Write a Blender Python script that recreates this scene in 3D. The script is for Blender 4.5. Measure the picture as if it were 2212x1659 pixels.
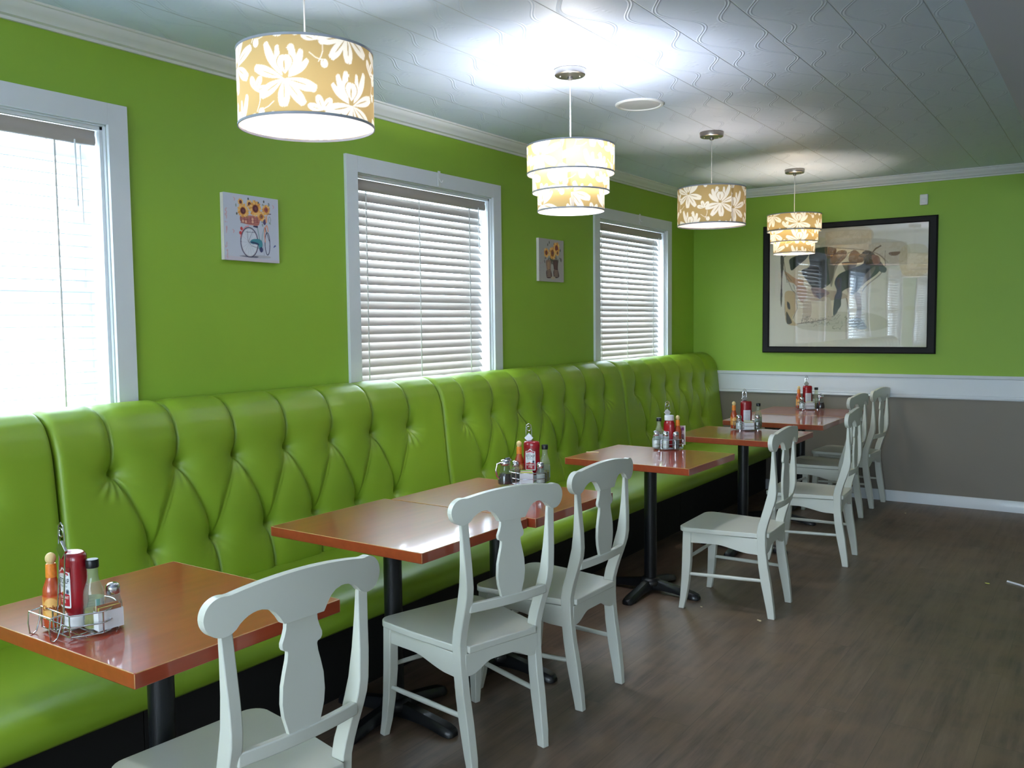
import bpy, bmesh, math, random
import numpy as np
from mathutils import Vector, Matrix
for o in list(bpy.data.objects): bpy.data.objects.remove(o, do_unlink=True)
S = bpy.context.scene
COL = S.collection
PI = math.pi
random.seed(4)

# ------------------------------------------------------------------ camera
F_PX, CAMX, CAMZ = 1928.676, 3.24919, 1.49984
R_ = Vector((0.8279011, 0.5607593, -0.01134819)); U_ = Vector((-0.02882147, 0.06274072, 0.99761361)); FW = Vector((-0.56013311, 0.82559833, -0.06810502))
cd = bpy.data.cameras.new('camera'); cam = bpy.data.objects.new('camera', cd); COL.objects.link(cam)
cd.sensor_fit = 'HORIZONTAL'; cd.sensor_width = 36.0; cd.lens = 36.0 * F_PX / 2212.0; cd.clip_start = 0.05
M = Matrix.Identity(4)
for i in range(3):
    M[i][0] = R_[i]; M[i][1] = U_[i]; M[i][2] = -FW[i]
M[0][3], M[1][3], M[2][3] = CAMX, 0.0, CAMZ
cam.matrix_world = M
S.camera = cam

# ------------------------------------------------------------------ colour management, sky
S.view_settings.view_transform = 'Standard'; S.view_settings.look = 'None'
S.view_settings.exposure = 0.65; S.view_settings.gamma = 1.0; S.view_settings.use_curve_mapping = False
W = bpy.data.worlds.new('sky'); S.world = W; W.use_nodes = True
bg = W.node_tree.nodes['Background']; bg.inputs[0].default_value = (0.70, 0.86, 1.0, 1); bg.inputs[1].default_value = 11.0

Y0, LB, H, XR = -5.2, 7.79, 2.645, 6.6          # near wall, back wall, ceiling, right wall
WZ0, WZ1 = 0.98, 2.277                        # window opening
WIN = [(3.385, 4.582), (5.965, 7.180), (0.815, 2.022), (-1.755, -0.55), (-4.32, -3.115)]

def portal(x, y, z, sx, sy, rot):
    l = bpy.data.lights.new('daylight_portal', 'AREA'); l.shape = 'RECTANGLE'; l.size = sx; l.size_y = sy
    l.cycles.is_portal = True
    o = bpy.data.objects.new('daylight_portal', l); o.location = (x, y, z); o.rotation_euler = rot; COL.objects.link(o)
for a, b in WIN:
    portal(-0.2, (a + b) / 2, (WZ0 + WZ1) / 2, WZ1 - WZ0, b - a, (0, -PI / 2, 0))
portal(3.6, Y0 - 0.16, 1.55, 4.6, 1.9, (PI / 2, 0, 0))

# ------------------------------------------------------------------ helpers
def lin(c):
    c = c / 255.0
    return c / 12.92 if c <= 0.04045 else ((c + 0.055) / 1.055) ** 2.4
def rgb(r, g, b): return (lin(r), lin(g), lin(b), 1.0)

class NT:
    def __init__(s, name):
        s.m = bpy.data.materials.new(name); s.m.use_nodes = True; s.t = s.m.node_tree
        s.p = s.t.nodes['Principled BSDF']; s.out = s.t.nodes['Material Output']
    def n(s, kind, **kw):
        nd = s.t.nodes.new(kind)
        for k, v in kw.items():
            if k.startswith('i_'): nd.inputs[k[2:].replace('_', ' ')].default_value = v
            elif k.startswith('n'): nd.inputs[int(k[1:])].default_value = v
            else: setattr(nd, k, v)
        return nd
    def l(s, a, b): s.t.links.new(a, b)
    def math(s, op, a, b=None, c=None, clamp=False):
        nd = s.t.nodes.new('ShaderNodeMath'); nd.operation = op; nd.use_clamp = clamp
        for i, v in enumerate((a, b, c)):
            if v is None: continue
            if isinstance(v, (int, float)): nd.inputs[i].default_value = v
            else: s.l(v, nd.inputs[i])
        return nd.outputs[0]
    def mix(s, f, a, b):
        nd = s.t.nodes.new('ShaderNodeMix'); nd.data_type = 'RGBA'
        for i, v in ((0, f), (6, a), (7, b)):
            if isinstance(v, (int, float, tuple)): nd.inputs[i].default_value = v
            else: s.l(v, nd.inputs[i])
        return nd.outputs[2]
    def thin_fresnel(s, ior):
        ge = s.n('ShaderNodeNewGeometry'); io = s.math('ADD', ior, s.math('MULTIPLY', ge.outputs['Backfacing'], 1 / ior - ior))
        fr = s.n('ShaderNodeFresnel'); s.l(io, fr.inputs[0]); return fr
    def bump(s, h, strength=0.3, dist=0.01):
        b = s.n('ShaderNodeBump', i_Strength=strength, i_Distance=dist); s.l(h, b.inputs['Height']); s.l(b.outputs[0], s.p.inputs['Normal'])
    def noise(s, scale, detail=3, vec=None, rough=0.5):
        nd = s.n('ShaderNodeTexNoise', i_Scale=scale, i_Detail=detail, i_Roughness=rough)
        if vec is not None: s.l(vec, nd.inputs['Vector'])
        return nd.outputs[0]
    def obj(s): return s.n('ShaderNodeTexCoord').outputs['Object']
    def ramp(s, v, a, b):
        nd = s.n('ShaderNodeMapRange', clamp=True); nd.inputs[1].default_value = a; nd.inputs[2].default_value = b; s.l(v, nd.inputs[0]); return nd.outputs[0]

def mat(name, c, rough=0.5, metal=0.0, coat=0.0, coat_r=0.05, spec=0.5, var=0.06, vscale=12, bump=0.0, bscale=200, trans=0.0, ior=1.45, alpha=1.0):
    t = NT(name); p = t.p
    vec = t.obj(); nz = t.noise(vscale, 3, vec)
    d = tuple(x * (1 - var) for x in c[:3]) + (1,); e = tuple(min(1, x * (1 + var)) for x in c[:3]) + (1,)
    t.l(t.mix(nz, d, e), p.inputs['Base Color'])
    p.inputs['Roughness'].default_value = rough; p.inputs['Metallic'].default_value = metal
    p.inputs['Coat Weight'].default_value = coat; p.inputs['Coat Roughness'].default_value = coat_r
    p.inputs['Specular IOR Level'].default_value = spec; p.inputs['IOR'].default_value = ior
    p.inputs['Transmission Weight'].default_value = trans; p.inputs['Alpha'].default_value = alpha
    if bump: t.bump(t.noise(bscale, 2, vec), bump, 0.002)
    return t.m

class MB:
    def __init__(s): s.b = bmesh.new()
    def quad_grid(s, P, cu=False, cv=False):
        """P[i][j] of Vectors -> quads"""
        V = [[s.b.verts.new(p) for p in row] for row in P]
        n, m = len(V), len(V[0])
        for i in range(n if cu else n - 1):
            for j in range(m if cv else m - 1):
                a, b_, c, d = V[i][j], V[(i + 1) % n][j], V[(i + 1) % n][(j + 1) % m], V[i][(j + 1) % m]
                q = [];
                for v in (a, b_, c, d):
                    if v not in q: q.append(v)
                if len(q) > 2:
                    try: s.b.faces.new(q)
                    except ValueError: pass
        return V
    def loft(s, rings, caps=True):
        V = s.quad_grid(rings, cv=True)
        if caps:
            s.b.faces.new(list(reversed(V[0]))); s.b.faces.new(V[-1])
        return s
    def box(s, x0, x1, y0, y1, z0, z1):
        P = [Vector(p) for p in ((x0, y0), (x1, y0), (x1, y1), (x0, y1))] if 0 else None
        s.loft([[Vector((x0, y0, z)), Vector((x1, y0, z)), Vector((x1, y1, z)), Vector((x0, y1, z))] for z in (z0, z1)])
        return s
    def lathe(s, prof, seg=32, cx=0, cy=0, sx=1, sy=1, caps=True, rot=0):
        rings = []
        for r, z in prof:
            rr = max(r, 1e-4)
            rings.append([Vector((cx + rr * (sx * math.cos(a) * math.cos(rot) - sy * math.sin(a) * math.sin(rot)),
                                  cy + rr * (sx * math.cos(a) * math.sin(rot) + sy * math.sin(a) * math.cos(rot)), z)) for a in [2 * PI * k / seg for k in range(seg)]])
        s.loft(rings, caps); return s
    def tube(s, path, r, seg=8, closed=False):
        path = [Vector(p) for p in path]; n = len(path)
        rings = []; up = None
        for i in range(n):
            if closed: t = (path[(i + 1) % n] - path[i - 1])
            else: t = path[min(i + 1, n - 1)] - path[max(i - 1, 0)]
            t.normalize()
            if up is None:
                up = Vector((0, 0, 1)) if abs(t.z) < 0.9 else Vector((1, 0, 0))
            up = (up - t * up.dot(t)).normalized(); sd = t.cross(up)
            rr = r[i] if isinstance(r, (list, tuple)) else r
            rings.append([path[i] + (up * math.cos(a) + sd * math.sin(a)) * rr for a in [2 * PI * k / seg for k in range(seg)]])
        if closed: s.quad_grid(rings, cu=True, cv=True)
        else: s.loft(rings)
        return s
    def sphere(s, c, r, sx=1, sy=1, sz=1, u=20, v=12):
        P = []
        for i in range(v + 1):
            ph = PI * i / v
            P.append([Vector((c[0] + r * sx * math.sin(ph + 1e-3) * math.cos(a), c[1] + r * sy * math.sin(ph + 1e-3) * math.sin(a), c[2] - r * sz * math.cos(ph))) for a in [2 * PI * k / u for k in range(u)]])
        s.loft(P); return s
    def extr(s, pts, f0, f1):
        """pts 2D list; f0,f1 map (u,v)->Vector for the two faces"""
        A = [s.b.verts.new(f0(*p)) for p in pts]; B = [s.b.verts.new(f1(*p)) for p in pts]
        s.b.faces.new(list(reversed(A))); s.b.faces.new(B)
        n = len(pts)
        for i in range(n): s.b.faces.new((A[i], A[(i + 1) % n], B[(i + 1) % n], B[i]))
        return s
    def build(s, name, m, parent=None, smooth=35, bevel=0, seg=2, **tags):
        bmesh.ops.recalc_face_normals(s.b, faces=s.b.faces)
        me = bpy.data.meshes.new(name); s.b.to_mesh(me); s.b.free()
        if smooth:
            for p in me.polygons: p.use_smooth = True
            me.set_sharp_from_angle(angle=math.radians(smooth))
        me.materials.append(m)
        o = bpy.data.objects.new(name, me); COL.objects.link(o)
        if parent is not None: o.parent = parent
        if bevel:
            b = o.modifiers.new('bevel', 'BEVEL'); b.width = bevel; b.segments = seg; b.limit_method = 'ANGLE'; b.angle_limit = math.radians(40)
        for k, v in tags.items(): o[k] = v
        return o
def tag(o, label, cat, group=None, kind=None):
    if label: o['label'] = label
    if cat: o['category'] = cat
    if group: o['group'] = group
    if kind: o['kind'] = kind
    return o
def empty(name, loc, rz=0):
    o = bpy.data.objects.new(name, None); o.empty_display_size = 0.05; o.location = loc; o.rotation_euler = (0, 0, rz); COL.objects.link(o); return o
def copy_tree(o, parent=None):
    c = o.copy(); COL.objects.link(c)
    if parent is not None: c.parent = parent
    for ch in list(o.children): copy_tree(ch, c)
    return c
def lerp_tab(tab, x):
    if x <= tab[0][0]: return tab[0][1]
    for (a, va), (b, vb) in zip(tab, tab[1:]):
        if x <= b: return va + (vb - va) * (x - a) / (b - a)
    return tab[-1][1]

# ---- painted canvases: numpy raster -> vertex colours on a fine mesh grid
class Canvas:
    def __init__(s, w, h, nx, ny, base, ss=2):
        s.w, s.h, s.nx, s.ny, s.ss = w, h, nx, ny, ss
        s.a = np.zeros((ny * ss, nx * ss, 3)); s.a[:] = [lin(c) for c in base]
        s.X, s.Y = np.meshgrid((np.arange(nx * ss) + .5) / (nx * ss) * w, (np.arange(ny * ss) + .5) / (ny * ss) * h)
    def poly(s, pts, c, alpha=1.0):
        p = np.array(pts, float); kx = s.nx * s.ss / s.w; ky = s.ny * s.ss / s.h
        x0 = max(int(p[:, 0].min() * kx) - 1, 0); x1 = min(int(p[:, 0].max() * kx) + 2, s.nx * s.ss)
        y0 = max(int(p[:, 1].min() * ky) - 1, 0); y1 = min(int(p[:, 1].max() * ky) + 2, s.ny * s.ss)
        if x0 >= x1 or y0 >= y1: return
        X = s.X[y0:y1, x0:x1]; Y = s.Y[y0:y1, x0:x1]; ins = np.zeros(X.shape, bool)
        for (ax, ay), (bx, by) in zip(p, np.roll(p, -1, 0)):
            if ay == by: continue
            ins ^= ((ay > Y) != (by > Y)) & (X < (bx - ax) * (Y - ay) / (by - ay) + ax)
        col = np.array([lin(v) for v in c]); sub = s.a[y0:y1, x0:x1]
        sub[ins] = sub[ins] * (1 - alpha) + col * alpha
    def ell(s, cx, cy, rx, ry, c, rot=0, alpha=1.0, n=28):
        s.poly([(cx + rx * math.cos(t) * math.cos(rot) - ry * math.sin(t) * math.sin(rot), cy + rx * math.cos(t) * math.sin(rot) + ry * math.sin(t) * math.cos(rot)) for t in [2 * PI * k / n for k in range(n)]], c, alpha)
    def ring(s, cx, cy, rx, ry, wd, c, rot=0, t0=0, t1=2 * PI, alpha=1.0):
        s.line([(cx + rx * math.cos(t) * math.cos(rot) - ry * math.sin(t) * math.sin(rot), cy + rx * math.cos(t) * math.sin(rot) + ry * math.sin(t) * math.cos(rot)) for t in [t0 + (t1 - t0) * k / 36 for k in range(37)]], wd, c, alpha)
    def line(s, pts, wd, c, alpha=1.0):
        for (ax, ay), (bx, by) in zip(pts, pts[1:]):
            L = math.hypot(bx - ax, by - ay) + 1e-9; nx, ny = -(by - ay) / L * wd / 2, (bx - ax) / L * wd / 2; ex, ey = (bx - ax) / L * wd * .2, (by - ay) / L * wd * .2
            s.poly([(ax + nx - ex, ay + ny - ey), (bx + nx + ex, by + ny + ey), (bx - nx + ex, by - ny + ey), (ax - nx - ex, ay - ny - ey)], c, alpha)
    def blob(s, pts, c, alpha=1.0):
        """smooth closed shape through points"""
        P = np.array(pts, float); n = len(P); out = []
        for i in range(n):
            a, b, c_, d = P[i - 1], P[i], P[(i + 1) % n], P[(i + 2) % n]
            for t in np.linspace(0, 1, 7)[:-1]:
                out.append(.5 * ((2 * b) + (c_ - a) * t + (2 * a - 5 * b + 4 * c_ - d) * t * t + (3 * b - a - 3 * c_ + d) * t ** 3))
        s.poly(out, c, alpha)
    def done(s):
        k = s.ss; return s.a.reshape(s.ny, k, s.nx, k, 3).mean(axis=(1, 3))
def painted(name, cv, fmap, m, parent=None, smooth=30):
    """fmap(u,v) in metres -> xyz ; one vertex per canvas cell"""
    C = cv.done(); ny, nx = C.shape[:2]
    me = bpy.data.meshes.new(name)
    us = np.linspace(0, cv.w, nx); vs = np.linspace(0, cv.h, ny)
    verts = [fmap(u, v) for v in vs for u in us]
    faces = [(j * nx + i, j * nx + i + 1, (j + 1) * nx + i + 1, (j + 1) * nx + i) for j in range(ny - 1) for i in range(nx - 1)]
    me.from_pydata(verts, [], faces)
    at = me.color_attributes.new('Col', 'FLOAT_COLOR', 'POINT')
    at.data.foreach_set('color', np.concatenate([C.reshape(-1, 3), np.ones((nx * ny, 1))], 1).astype(np.float32).ravel())
    for p in me.polygons: p.use_smooth = True
    me.materials.append(m)
    o = bpy.data.objects.new(name, me); COL.objects.link(o)
    if parent is not None: o.parent = parent
    return o
def attr_mat(name, rough=0.6, coat=0.0, bump=0):
    t = NT(name); a = t.n('ShaderNodeAttribute'); a.attribute_name = 'Col'
    t.l(a.outputs['Color'], t.p.inputs['Base Color']); t.p.inputs['Roughness'].default_value = rough; t.p.inputs['Coat Weight'].default_value = coat
    if bump: t.bump(t.noise(500, 2, t.obj()), bump, 0.001)
    return t.m
def text_bent(name, body, size, xs, cx, cy, fmap, m, parent, off=0.0):
    """text as a mesh, its flat coordinates (u,v) sent through fmap(u,v)"""
    cu = bpy.data.curves.new(name, 'FONT'); cu.body = body; cu.size = size; cu.align_x = 'CENTER'; cu.align_y = 'CENTER'; cu.resolution_u = 3; cu.offset = off
    ob = bpy.data.objects.new(name, cu); COL.objects.link(ob)
    me0 = ob.to_mesh(); V = [(v.co.x * xs + cx, v.co.y + cy) for v in me0.vertices]; Fc = [tuple(p.vertices) for p in me0.polygons]
    me = bpy.data.meshes.new(name); me.from_pydata([fmap(u, v) for u, v in V], [], Fc); me.materials.append(m)
    ob.to_mesh_clear(); bpy.data.objects.remove(ob, do_unlink=True)
    o = bpy.data.objects.new(name, me); COL.objects.link(o); o.parent = parent; return o

# ------------------------------------------------------------------ materials
MT = {}
def wall_mat(name, c):
    t = NT(name); v = t.obj(); n1 = t.noise(1.5, 4, v); n2 = t.noise(260, 2, v)
    t.l(t.mix(n1, tuple(x * .93 for x in c[:3]) + (1,), tuple(min(1, x * 1.06) for x in c[:3]) + (1,)), t.p.inputs['Base Color'])
    t.p.inputs['Roughness'].default_value = 0.55; t.bump(n2, 0.15, 0.001); return t.m
MT['green'] = wall_mat('green_paint', rgb(140, 178, 54))
MT['taupe'] = wall_mat('taupe_paint', rgb(128, 120, 108))
MT['trim'] = mat('white_trim_paint', rgb(216, 221, 225), 0.35, var=0.02, coat=0.15)
MT['beige'] = wall_mat('beige_paint', rgb(190, 185, 170))
MT['beam'] = wall_mat('beam_paint', rgb(196, 198, 214))
MT['chair'] = None
# chair: white paint, worn at feet and edges
t = NT('worn_white_chair_paint'); v = t.obj(); nz = t.noise(14, 5, v, .65); sep = t.n('ShaderNodeSeparateXYZ'); t.l(v, sep.inputs[0])
low = t.ramp(sep.outputs[2], .10, .0); msk = t.ramp(t.math('ADD', nz, t.math('MULTIPLY', low, .14)), .74, .78)
t.l(t.mix(msk, t.mix(t.noise(5, 2, v), rgb(210, 212, 200), rgb(220, 222, 212)), rgb(150, 130, 100)), t.p.inputs['Base Color'])
t.p.inputs['Roughness'].default_value = .38; t.p.inputs['Coat Weight'].default_value = .1; t.bump(t.noise(60, 3, v), .05, .001); MT['chair'] = t.m
# vinyl
t = NT('lime_green_vinyl'); v = t.obj(); t.l(t.mix(t.noise(3, 2, v), rgb(125, 157, 36), rgb(133, 165, 43)), t.p.inputs['Base Color'])
t.p.inputs['Roughness'].default_value = .42; t.p.inputs['Specular IOR Level'].default_value = .5; t.bump(t.noise(350, 3, v), .10, .0006); MT['vinyl'] = t.m
# table
t = NT('cherry_wood_laminate'); v = t.obj(); mp = t.n('ShaderNodeMapping'); mp.inputs['Scale'].default_value = (26, 2.2, 26); t.l(v, mp.inputs[0])
g = t.noise(1.5, 6, mp.outputs[0], .62); g2 = t.noise(2.4, 2, v)
t.l(t.mix(g2, t.mix(g, rgb(124, 38, 20), rgb(170, 66, 34)), t.mix(g, rgb(136, 46, 24), rgb(182, 78, 40))), t.p.inputs['Base Color'])
t.p.inputs['Roughness'].default_value = .32; t.p.inputs['Coat Weight'].default_value = .9; t.p.inputs['Coat Roughness'].default_value = .06; MT['wood'] = t.m
MT['edgewood'] = mat('dark_red_table_edge', rgb(130, 50, 30), .35, coat=.3, var=.15, vscale=20)
MT['bare'] = mat('bare_wood_wear_line', rgb(196, 150, 100), .5, var=.3, vscale=90)
MT['iron'] = mat('black_cast_iron', rgb(16, 18, 22), .38, coat=.2, bump=.2, bscale=150)
MT['dark'] = mat('black_bench_base', rgb(20, 18, 17), .7)
MT['nickel'] = mat('brushed_nickel', rgb(150, 145, 140), .3, metal=1, var=.1)
MT['chrome'] = mat('chrome_wire', rgb(205, 205, 212), .15, metal=1, var=.02)
MT['cord'] = mat('clear_grey_cord', rgb(190, 192, 196), .4)
MT['rim'] = mat('silver_shade_rim', rgb(150, 155, 165), .4, var=.02)
MT['slat'] = None
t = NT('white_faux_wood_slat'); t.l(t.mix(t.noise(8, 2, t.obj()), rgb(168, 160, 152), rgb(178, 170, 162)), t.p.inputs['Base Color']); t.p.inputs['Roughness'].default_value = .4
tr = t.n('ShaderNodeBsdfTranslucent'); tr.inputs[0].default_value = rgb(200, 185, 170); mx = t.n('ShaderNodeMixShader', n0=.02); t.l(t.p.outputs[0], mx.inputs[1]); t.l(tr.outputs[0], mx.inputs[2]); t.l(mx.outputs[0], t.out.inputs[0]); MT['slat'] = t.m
t = NT('overexposed_slat'); t.p.inputs['Base Color'].default_value = rgb(232, 234, 236); tr = t.n('ShaderNodeBsdfTranslucent'); tr.inputs[0].default_value = rgb(225, 232, 240); mx = t.n('ShaderNodeMixShader', n0=.4); t.l(t.p.outputs[0], mx.inputs[1]); t.l(tr.outputs[0], mx.inputs[2]); t.l(mx.outputs[0], t.out.inputs[0]); MT['slat_overexposed'] = t.m  # same slats made whiter and more translucent: near-window glare put into the colour
MT['blindcord'] = mat('white_blind_cord', rgb(225, 225, 222), .6)
# thin window glass
t = NT('window_glass'); g = t.n('ShaderNodeBsdfGlossy', i_Roughness=.02); tp = t.n('ShaderNodeBsdfTransparent'); fr = t.thin_fresnel(1.3)
mx = t.n('ShaderNodeMixShader'); t.l(fr.outputs[0], mx.inputs[0]); t.l(tp.outputs[0], mx.inputs[1]); t.l(g.outputs[0], mx.inputs[2]); t.l(mx.outputs[0], t.out.inputs[0]); MT['pane'] = t.m
# picture glass, slightly wavy
t = NT('wavy_picture_glass'); g = t.n('ShaderNodeBsdfGlossy', i_Roughness=.015); tp = t.n('ShaderNodeBsdfTransparent'); fr = t.thin_fresnel(1.6)
b = t.n('ShaderNodeBump', i_Strength=.10, i_Distance=.01); t.l(t.noise(2.2, 1, t.obj()), b.inputs['Height']); t.l(b.outputs[0], g.inputs['Normal'])
mx = t.n('ShaderNodeMixShader'); t.l(fr.outputs[0], mx.inputs[0]); t.l(tp.outputs[0], mx.inputs[1]); t.l(g.outputs[0], mx.inputs[2]); t.l(mx.outputs[0], t.out.inputs[0]); MT['picglass'] = t.m
MT['black'] = mat('black_frame_wood', rgb(14, 12, 15), .5, spec=.3)
MT['canvas'] = attr_mat('printed_canvas', .6, bump=.15)
MT['paper'] = attr_mat('printed_paper', .55)
MT['label'] = attr_mat('glossy_printed_label', .35, .2)
MT['canvasside'] = mat('pale_canvas_edge', rgb(214, 206, 202), .7)
MT['ketchup'] = mat('red_ketchup_bottle', rgb(146, 14, 28), .25, coat=.3, var=.08)
MT['whitecap'] = mat('white_plastic_cap', rgb(225, 228, 230), .4)
MT['blackcap'] = mat('black_plastic_cap', rgb(18, 20, 26), .35, bump=.1)
MT['wooden'] = mat('pale_wooden_ball_cap', rgb(222, 196, 138), .5, var=.1)
MT['hot'] = mat('orange_hot_sauce', rgb(172, 72, 34), .25, coat=.5, var=.25, vscale=30)
MT['olive'] = mat('olive_pepper_vinegar', rgb(150, 150, 60), .3, var=.45, vscale=90)
MT['syrup'] = mat('dark_syrup', rgb(38, 12, 14), .12, coat=.6)
MT['salt'] = mat('white_salt_grains', rgb(225, 225, 222), .8)
MT['pepper'] = mat('ground_black_pepper', rgb(70, 60, 50), .9, var=.5, vscale=400)
MT['yellowp'] = mat('yellow_paper_packet', rgb(222, 224, 110), .6)
MT['greenp'] = mat('green_paper_packet', rgb(140, 205, 110), .6)
MT['pinkp'] = mat('pink_paper_packet', rgb(226, 190, 200), .6)
MT['whitep'] = mat('white_paper_packet', rgb(225, 225, 228), .6)
MT['brownp'] = mat('brown_paper_packet', rgb(165, 112, 80), .7)
MT['ink'] = mat('navy_ink', rgb(40, 48, 62), .5); MT['teal'] = mat('teal_ink', rgb(70, 110, 120), .5); MT['cream'] = mat('cream_ink', rgb(240, 236, 230), .5)
MT['redink'] = mat('dark_red_ink', rgb(150, 40, 20), .5)
MT['crumb'] = mat('pale_crumb', rgb(225, 210, 170), .8)
def glass(name, c, fill=.35):
    t = NT(name); g = t.n('ShaderNodeBsdfGlossy', i_Roughness=.05); tp = t.n('ShaderNodeBsdfTransparent'); tp.inputs[0].default_value = c
    df = t.n('ShaderNodeBsdfDiffuse'); df.inputs[0].default_value = c
    fr = t.thin_fresnel(1.4); m1 = t.n('ShaderNodeMixShader', n0=fill); t.l(tp.outputs[0], m1.inputs[1]); t.l(df.outputs[0], m1.inputs[2])
    m2 = t.n('ShaderNodeMixShader'); t.l(fr.outputs[0], m2.inputs[0]); t.l(m1.outputs[0], m2.inputs[1]); t.l(g.outputs[0], m2.inputs[2]); t.l(m2.outputs[0], t.out.inputs[0]); return t.m
MT['glass'] = glass('clear_shaker_glass', rgb(225, 232, 230), .12); MT['clear'] = glass('clear_jug_glass', rgb(235, 238, 238), .03); MT['gglass'] = glass('greenish_bottle_glass', rgb(232, 236, 218), .16)
# ceiling
t = NT('embossed_ceiling_tile'); v = t.obj(); sp = t.n('ShaderNodeSeparateXYZ'); t.l(v, sp.inputs[0]); X, Y = sp.outputs[0], sp.outputs[1]
TWD = .2853
xs = t.math('DIVIDE', t.math('SUBTRACT', X, 1.493 - TWD * 20), TWD); fx = t.math('SUBTRACT', t.math('FRACT', xs), .5)      # -.5..+.5 in a tile
ph = t.math('MULTIPLY', t.math('FLOOR', xs), PI)
cs = t.math('COSINE', t.math('ADD', t.math('MULTIPLY', Y, 2 * PI / .42), ph))
crv = t.math('ADD', t.math('MULTIPLY', cs, .17), .30)
dd = t.math('ABSOLUTE', t.math('SUBTRACT', t.math('ABSOLUTE', fx), crv))
band = t.math('SUBTRACT', 1.0, t.ramp(t.math('ABSOLUTE', t.math('SUBTRACT', dd, .022)), .004, .018))
seam = t.ramp(t.math('SUBTRACT', .5, t.math('ABSOLUTE', fx)), .012, .0)
vor = t.n('ShaderNodeTexVoronoi', i_Scale=38); t.l(v, vor.inputs['Vector'])
mk = t.math('MULTIPLY', t.ramp(t.math('ABSOLUTE', fx), .13, .05), t.ramp(t.math('SINE', t.math('MULTIPLY', Y, 2 * PI / .21)), .1, .5))
dots = t.math('MULTIPLY', t.math('SUBTRACT', 1.0, t.ramp(vor.outputs[0], .1, .5)), mk)
hh = t.math('ADD', t.math('SUBTRACT', t.math('MULTIPLY', band, .6), seam), t.math('ADD', t.math('MULTIPLY', dots, .5), t.math('MULTIPLY', t.noise(60, 3, v), .12)))
t.bump(hh, .5, .005); t.l(t.mix(seam, rgb(208, 222, 246), rgb(172, 182, 200)), t.p.inputs['Base Color']); t.p.inputs['Roughness'].default_value = .5; MT['ceil'] = t.m
MT['white'] = mat('white_plastic', rgb(222, 224, 224), .4)
# floor: wood-look vinyl planks running along the room
t = NT('grey_brown_vinyl_plank'); v = t.obj(); sp = t.n('ShaderNodeSeparateXYZ'); t.l(v, sp.inputs[0])
cb = t.n('ShaderNodeCombineXYZ'); t.l(sp.outputs[1], cb.inputs[0]); t.l(sp.outputs[0], cb.inputs[1])
br = t.n('ShaderNodeTexBrick', n4=1.0); br.offset = .37; t.l(cb.outputs[0], br.inputs['Vector'])
br.inputs['Color1'].default_value = (0, 0, 0, 1); br.inputs['Color2'].default_value = (1, 1, 1, 1); br.inputs['Mortar'].default_value = (.5, .5, .5, 1); br.inputs['Mortar Size'].default_value = .0012; br.inputs['Brick Width'].default_value = 1.15; br.inputs['Row Height'].default_value = .152
mp = t.n('ShaderNodeMapping'); mp.inputs['Scale'].default_value = (13, 1.1, 13); t.l(v, mp.inputs[0])
off = t.n('ShaderNodeVectorMath', operation='ADD'); t.l(mp.outputs[0], off.inputs[0]); sc = t.n('ShaderNodeVectorMath', operation='SCALE'); sc.inputs[3].default_value = 9; t.l(br.outputs[0], sc.inputs[0]); t.l(sc.outputs[0], off.inputs[1])
g = t.noise(1.6, 7, off.outputs[0], .68); g3 = t.noise(5, 4, v)
gg = t.ramp(g, .3, .72)
c1 = t.mix(gg, rgb(70, 56, 46), rgb(134, 114, 98)); c2 = t.mix(t.math('MULTIPLY', br.outputs[0], .45), c1, rgb(108, 92, 78)); c3 = t.mix(t.math('MULTIPLY', t.ramp(g3, .38, .66), .5), c2, rgb(132, 108, 84))
fin = t.mix(t.math('MULTIPLY', br.outputs['Fac'], .35), c3, rgb(40, 34, 30)); t.l(fin, t.p.inputs['Base Color']); t.p.inputs['Roughness'].default_value = .42
t.l(t.ramp(g, .2, .8), br.inputs['Mortar Smooth']) if 0 else None
t.bump(g, .08, .001); MT['floor'] = t.m

# ------------------------------------------------------------------ the room
def struct(mb, name, m, parent=None, **k):
    o = mb.build(name, m, parent, **k)
    if parent is None: o['kind'] = 'structure'
    return o
b = MB(); b.box(-.15, XR, Y0 - .15, LB + .15, -.1, 0); struct(b, 'floor', MT['floor'], smooth=0)
b = MB(); b.box(-.15, XR, Y0 - .15, LB + .15, H, H + .1); struct(b, 'ceiling', MT['ceil'], smooth=0)
b = MB(); ys = [Y0]
for a, c in sorted(WIN): ys += [a, c]
ys.append(LB)
for i in range(0, len(ys), 2): b.box(-.2, 0, ys[i], ys[i + 1], 0, H)
for a, c in WIN: b.box(-.2, 0, a, c, 0, WZ0); b.box(-.2, 0, a, c, WZ1, H)
struct(b, 'wall_left', MT['green'], smooth=0)
b = MB(); b.box(-.2, XR, LB, LB + .15, .86, H); struct(b, 'wall_back', MT['green'], smooth=0)
b = MB(); b.box(-.2, XR, LB, LB + .15, 0, .86); struct(b, 'wall_back_lower', MT['taupe'], smooth=0)
b = MB(); b.box(XR, XR + .15, Y0, LB, 0, H); struct(b, 'wall_right', MT['beige'], smooth=0)
b = MB(); b.box(-.2, 1.3, Y0 - .15, Y0, 0, H); b.box(5.9, XR, Y0 - .15, Y0, 0, H); b.box(1.3, 5.9, Y0 - .15, Y0, 0, .6); b.box(1.3, 5.9, Y0 - .15, Y0, 2.5, H); struct(b, 'wall_front', MT['beige'], smooth=0)
b = MB(); b.box(2.862, 3.75, Y0, LB, 2.40, H); struct(b, 'trim_1', MT['beam'], smooth=0)['label'] = 'grey boxed ceiling beam'
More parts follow.
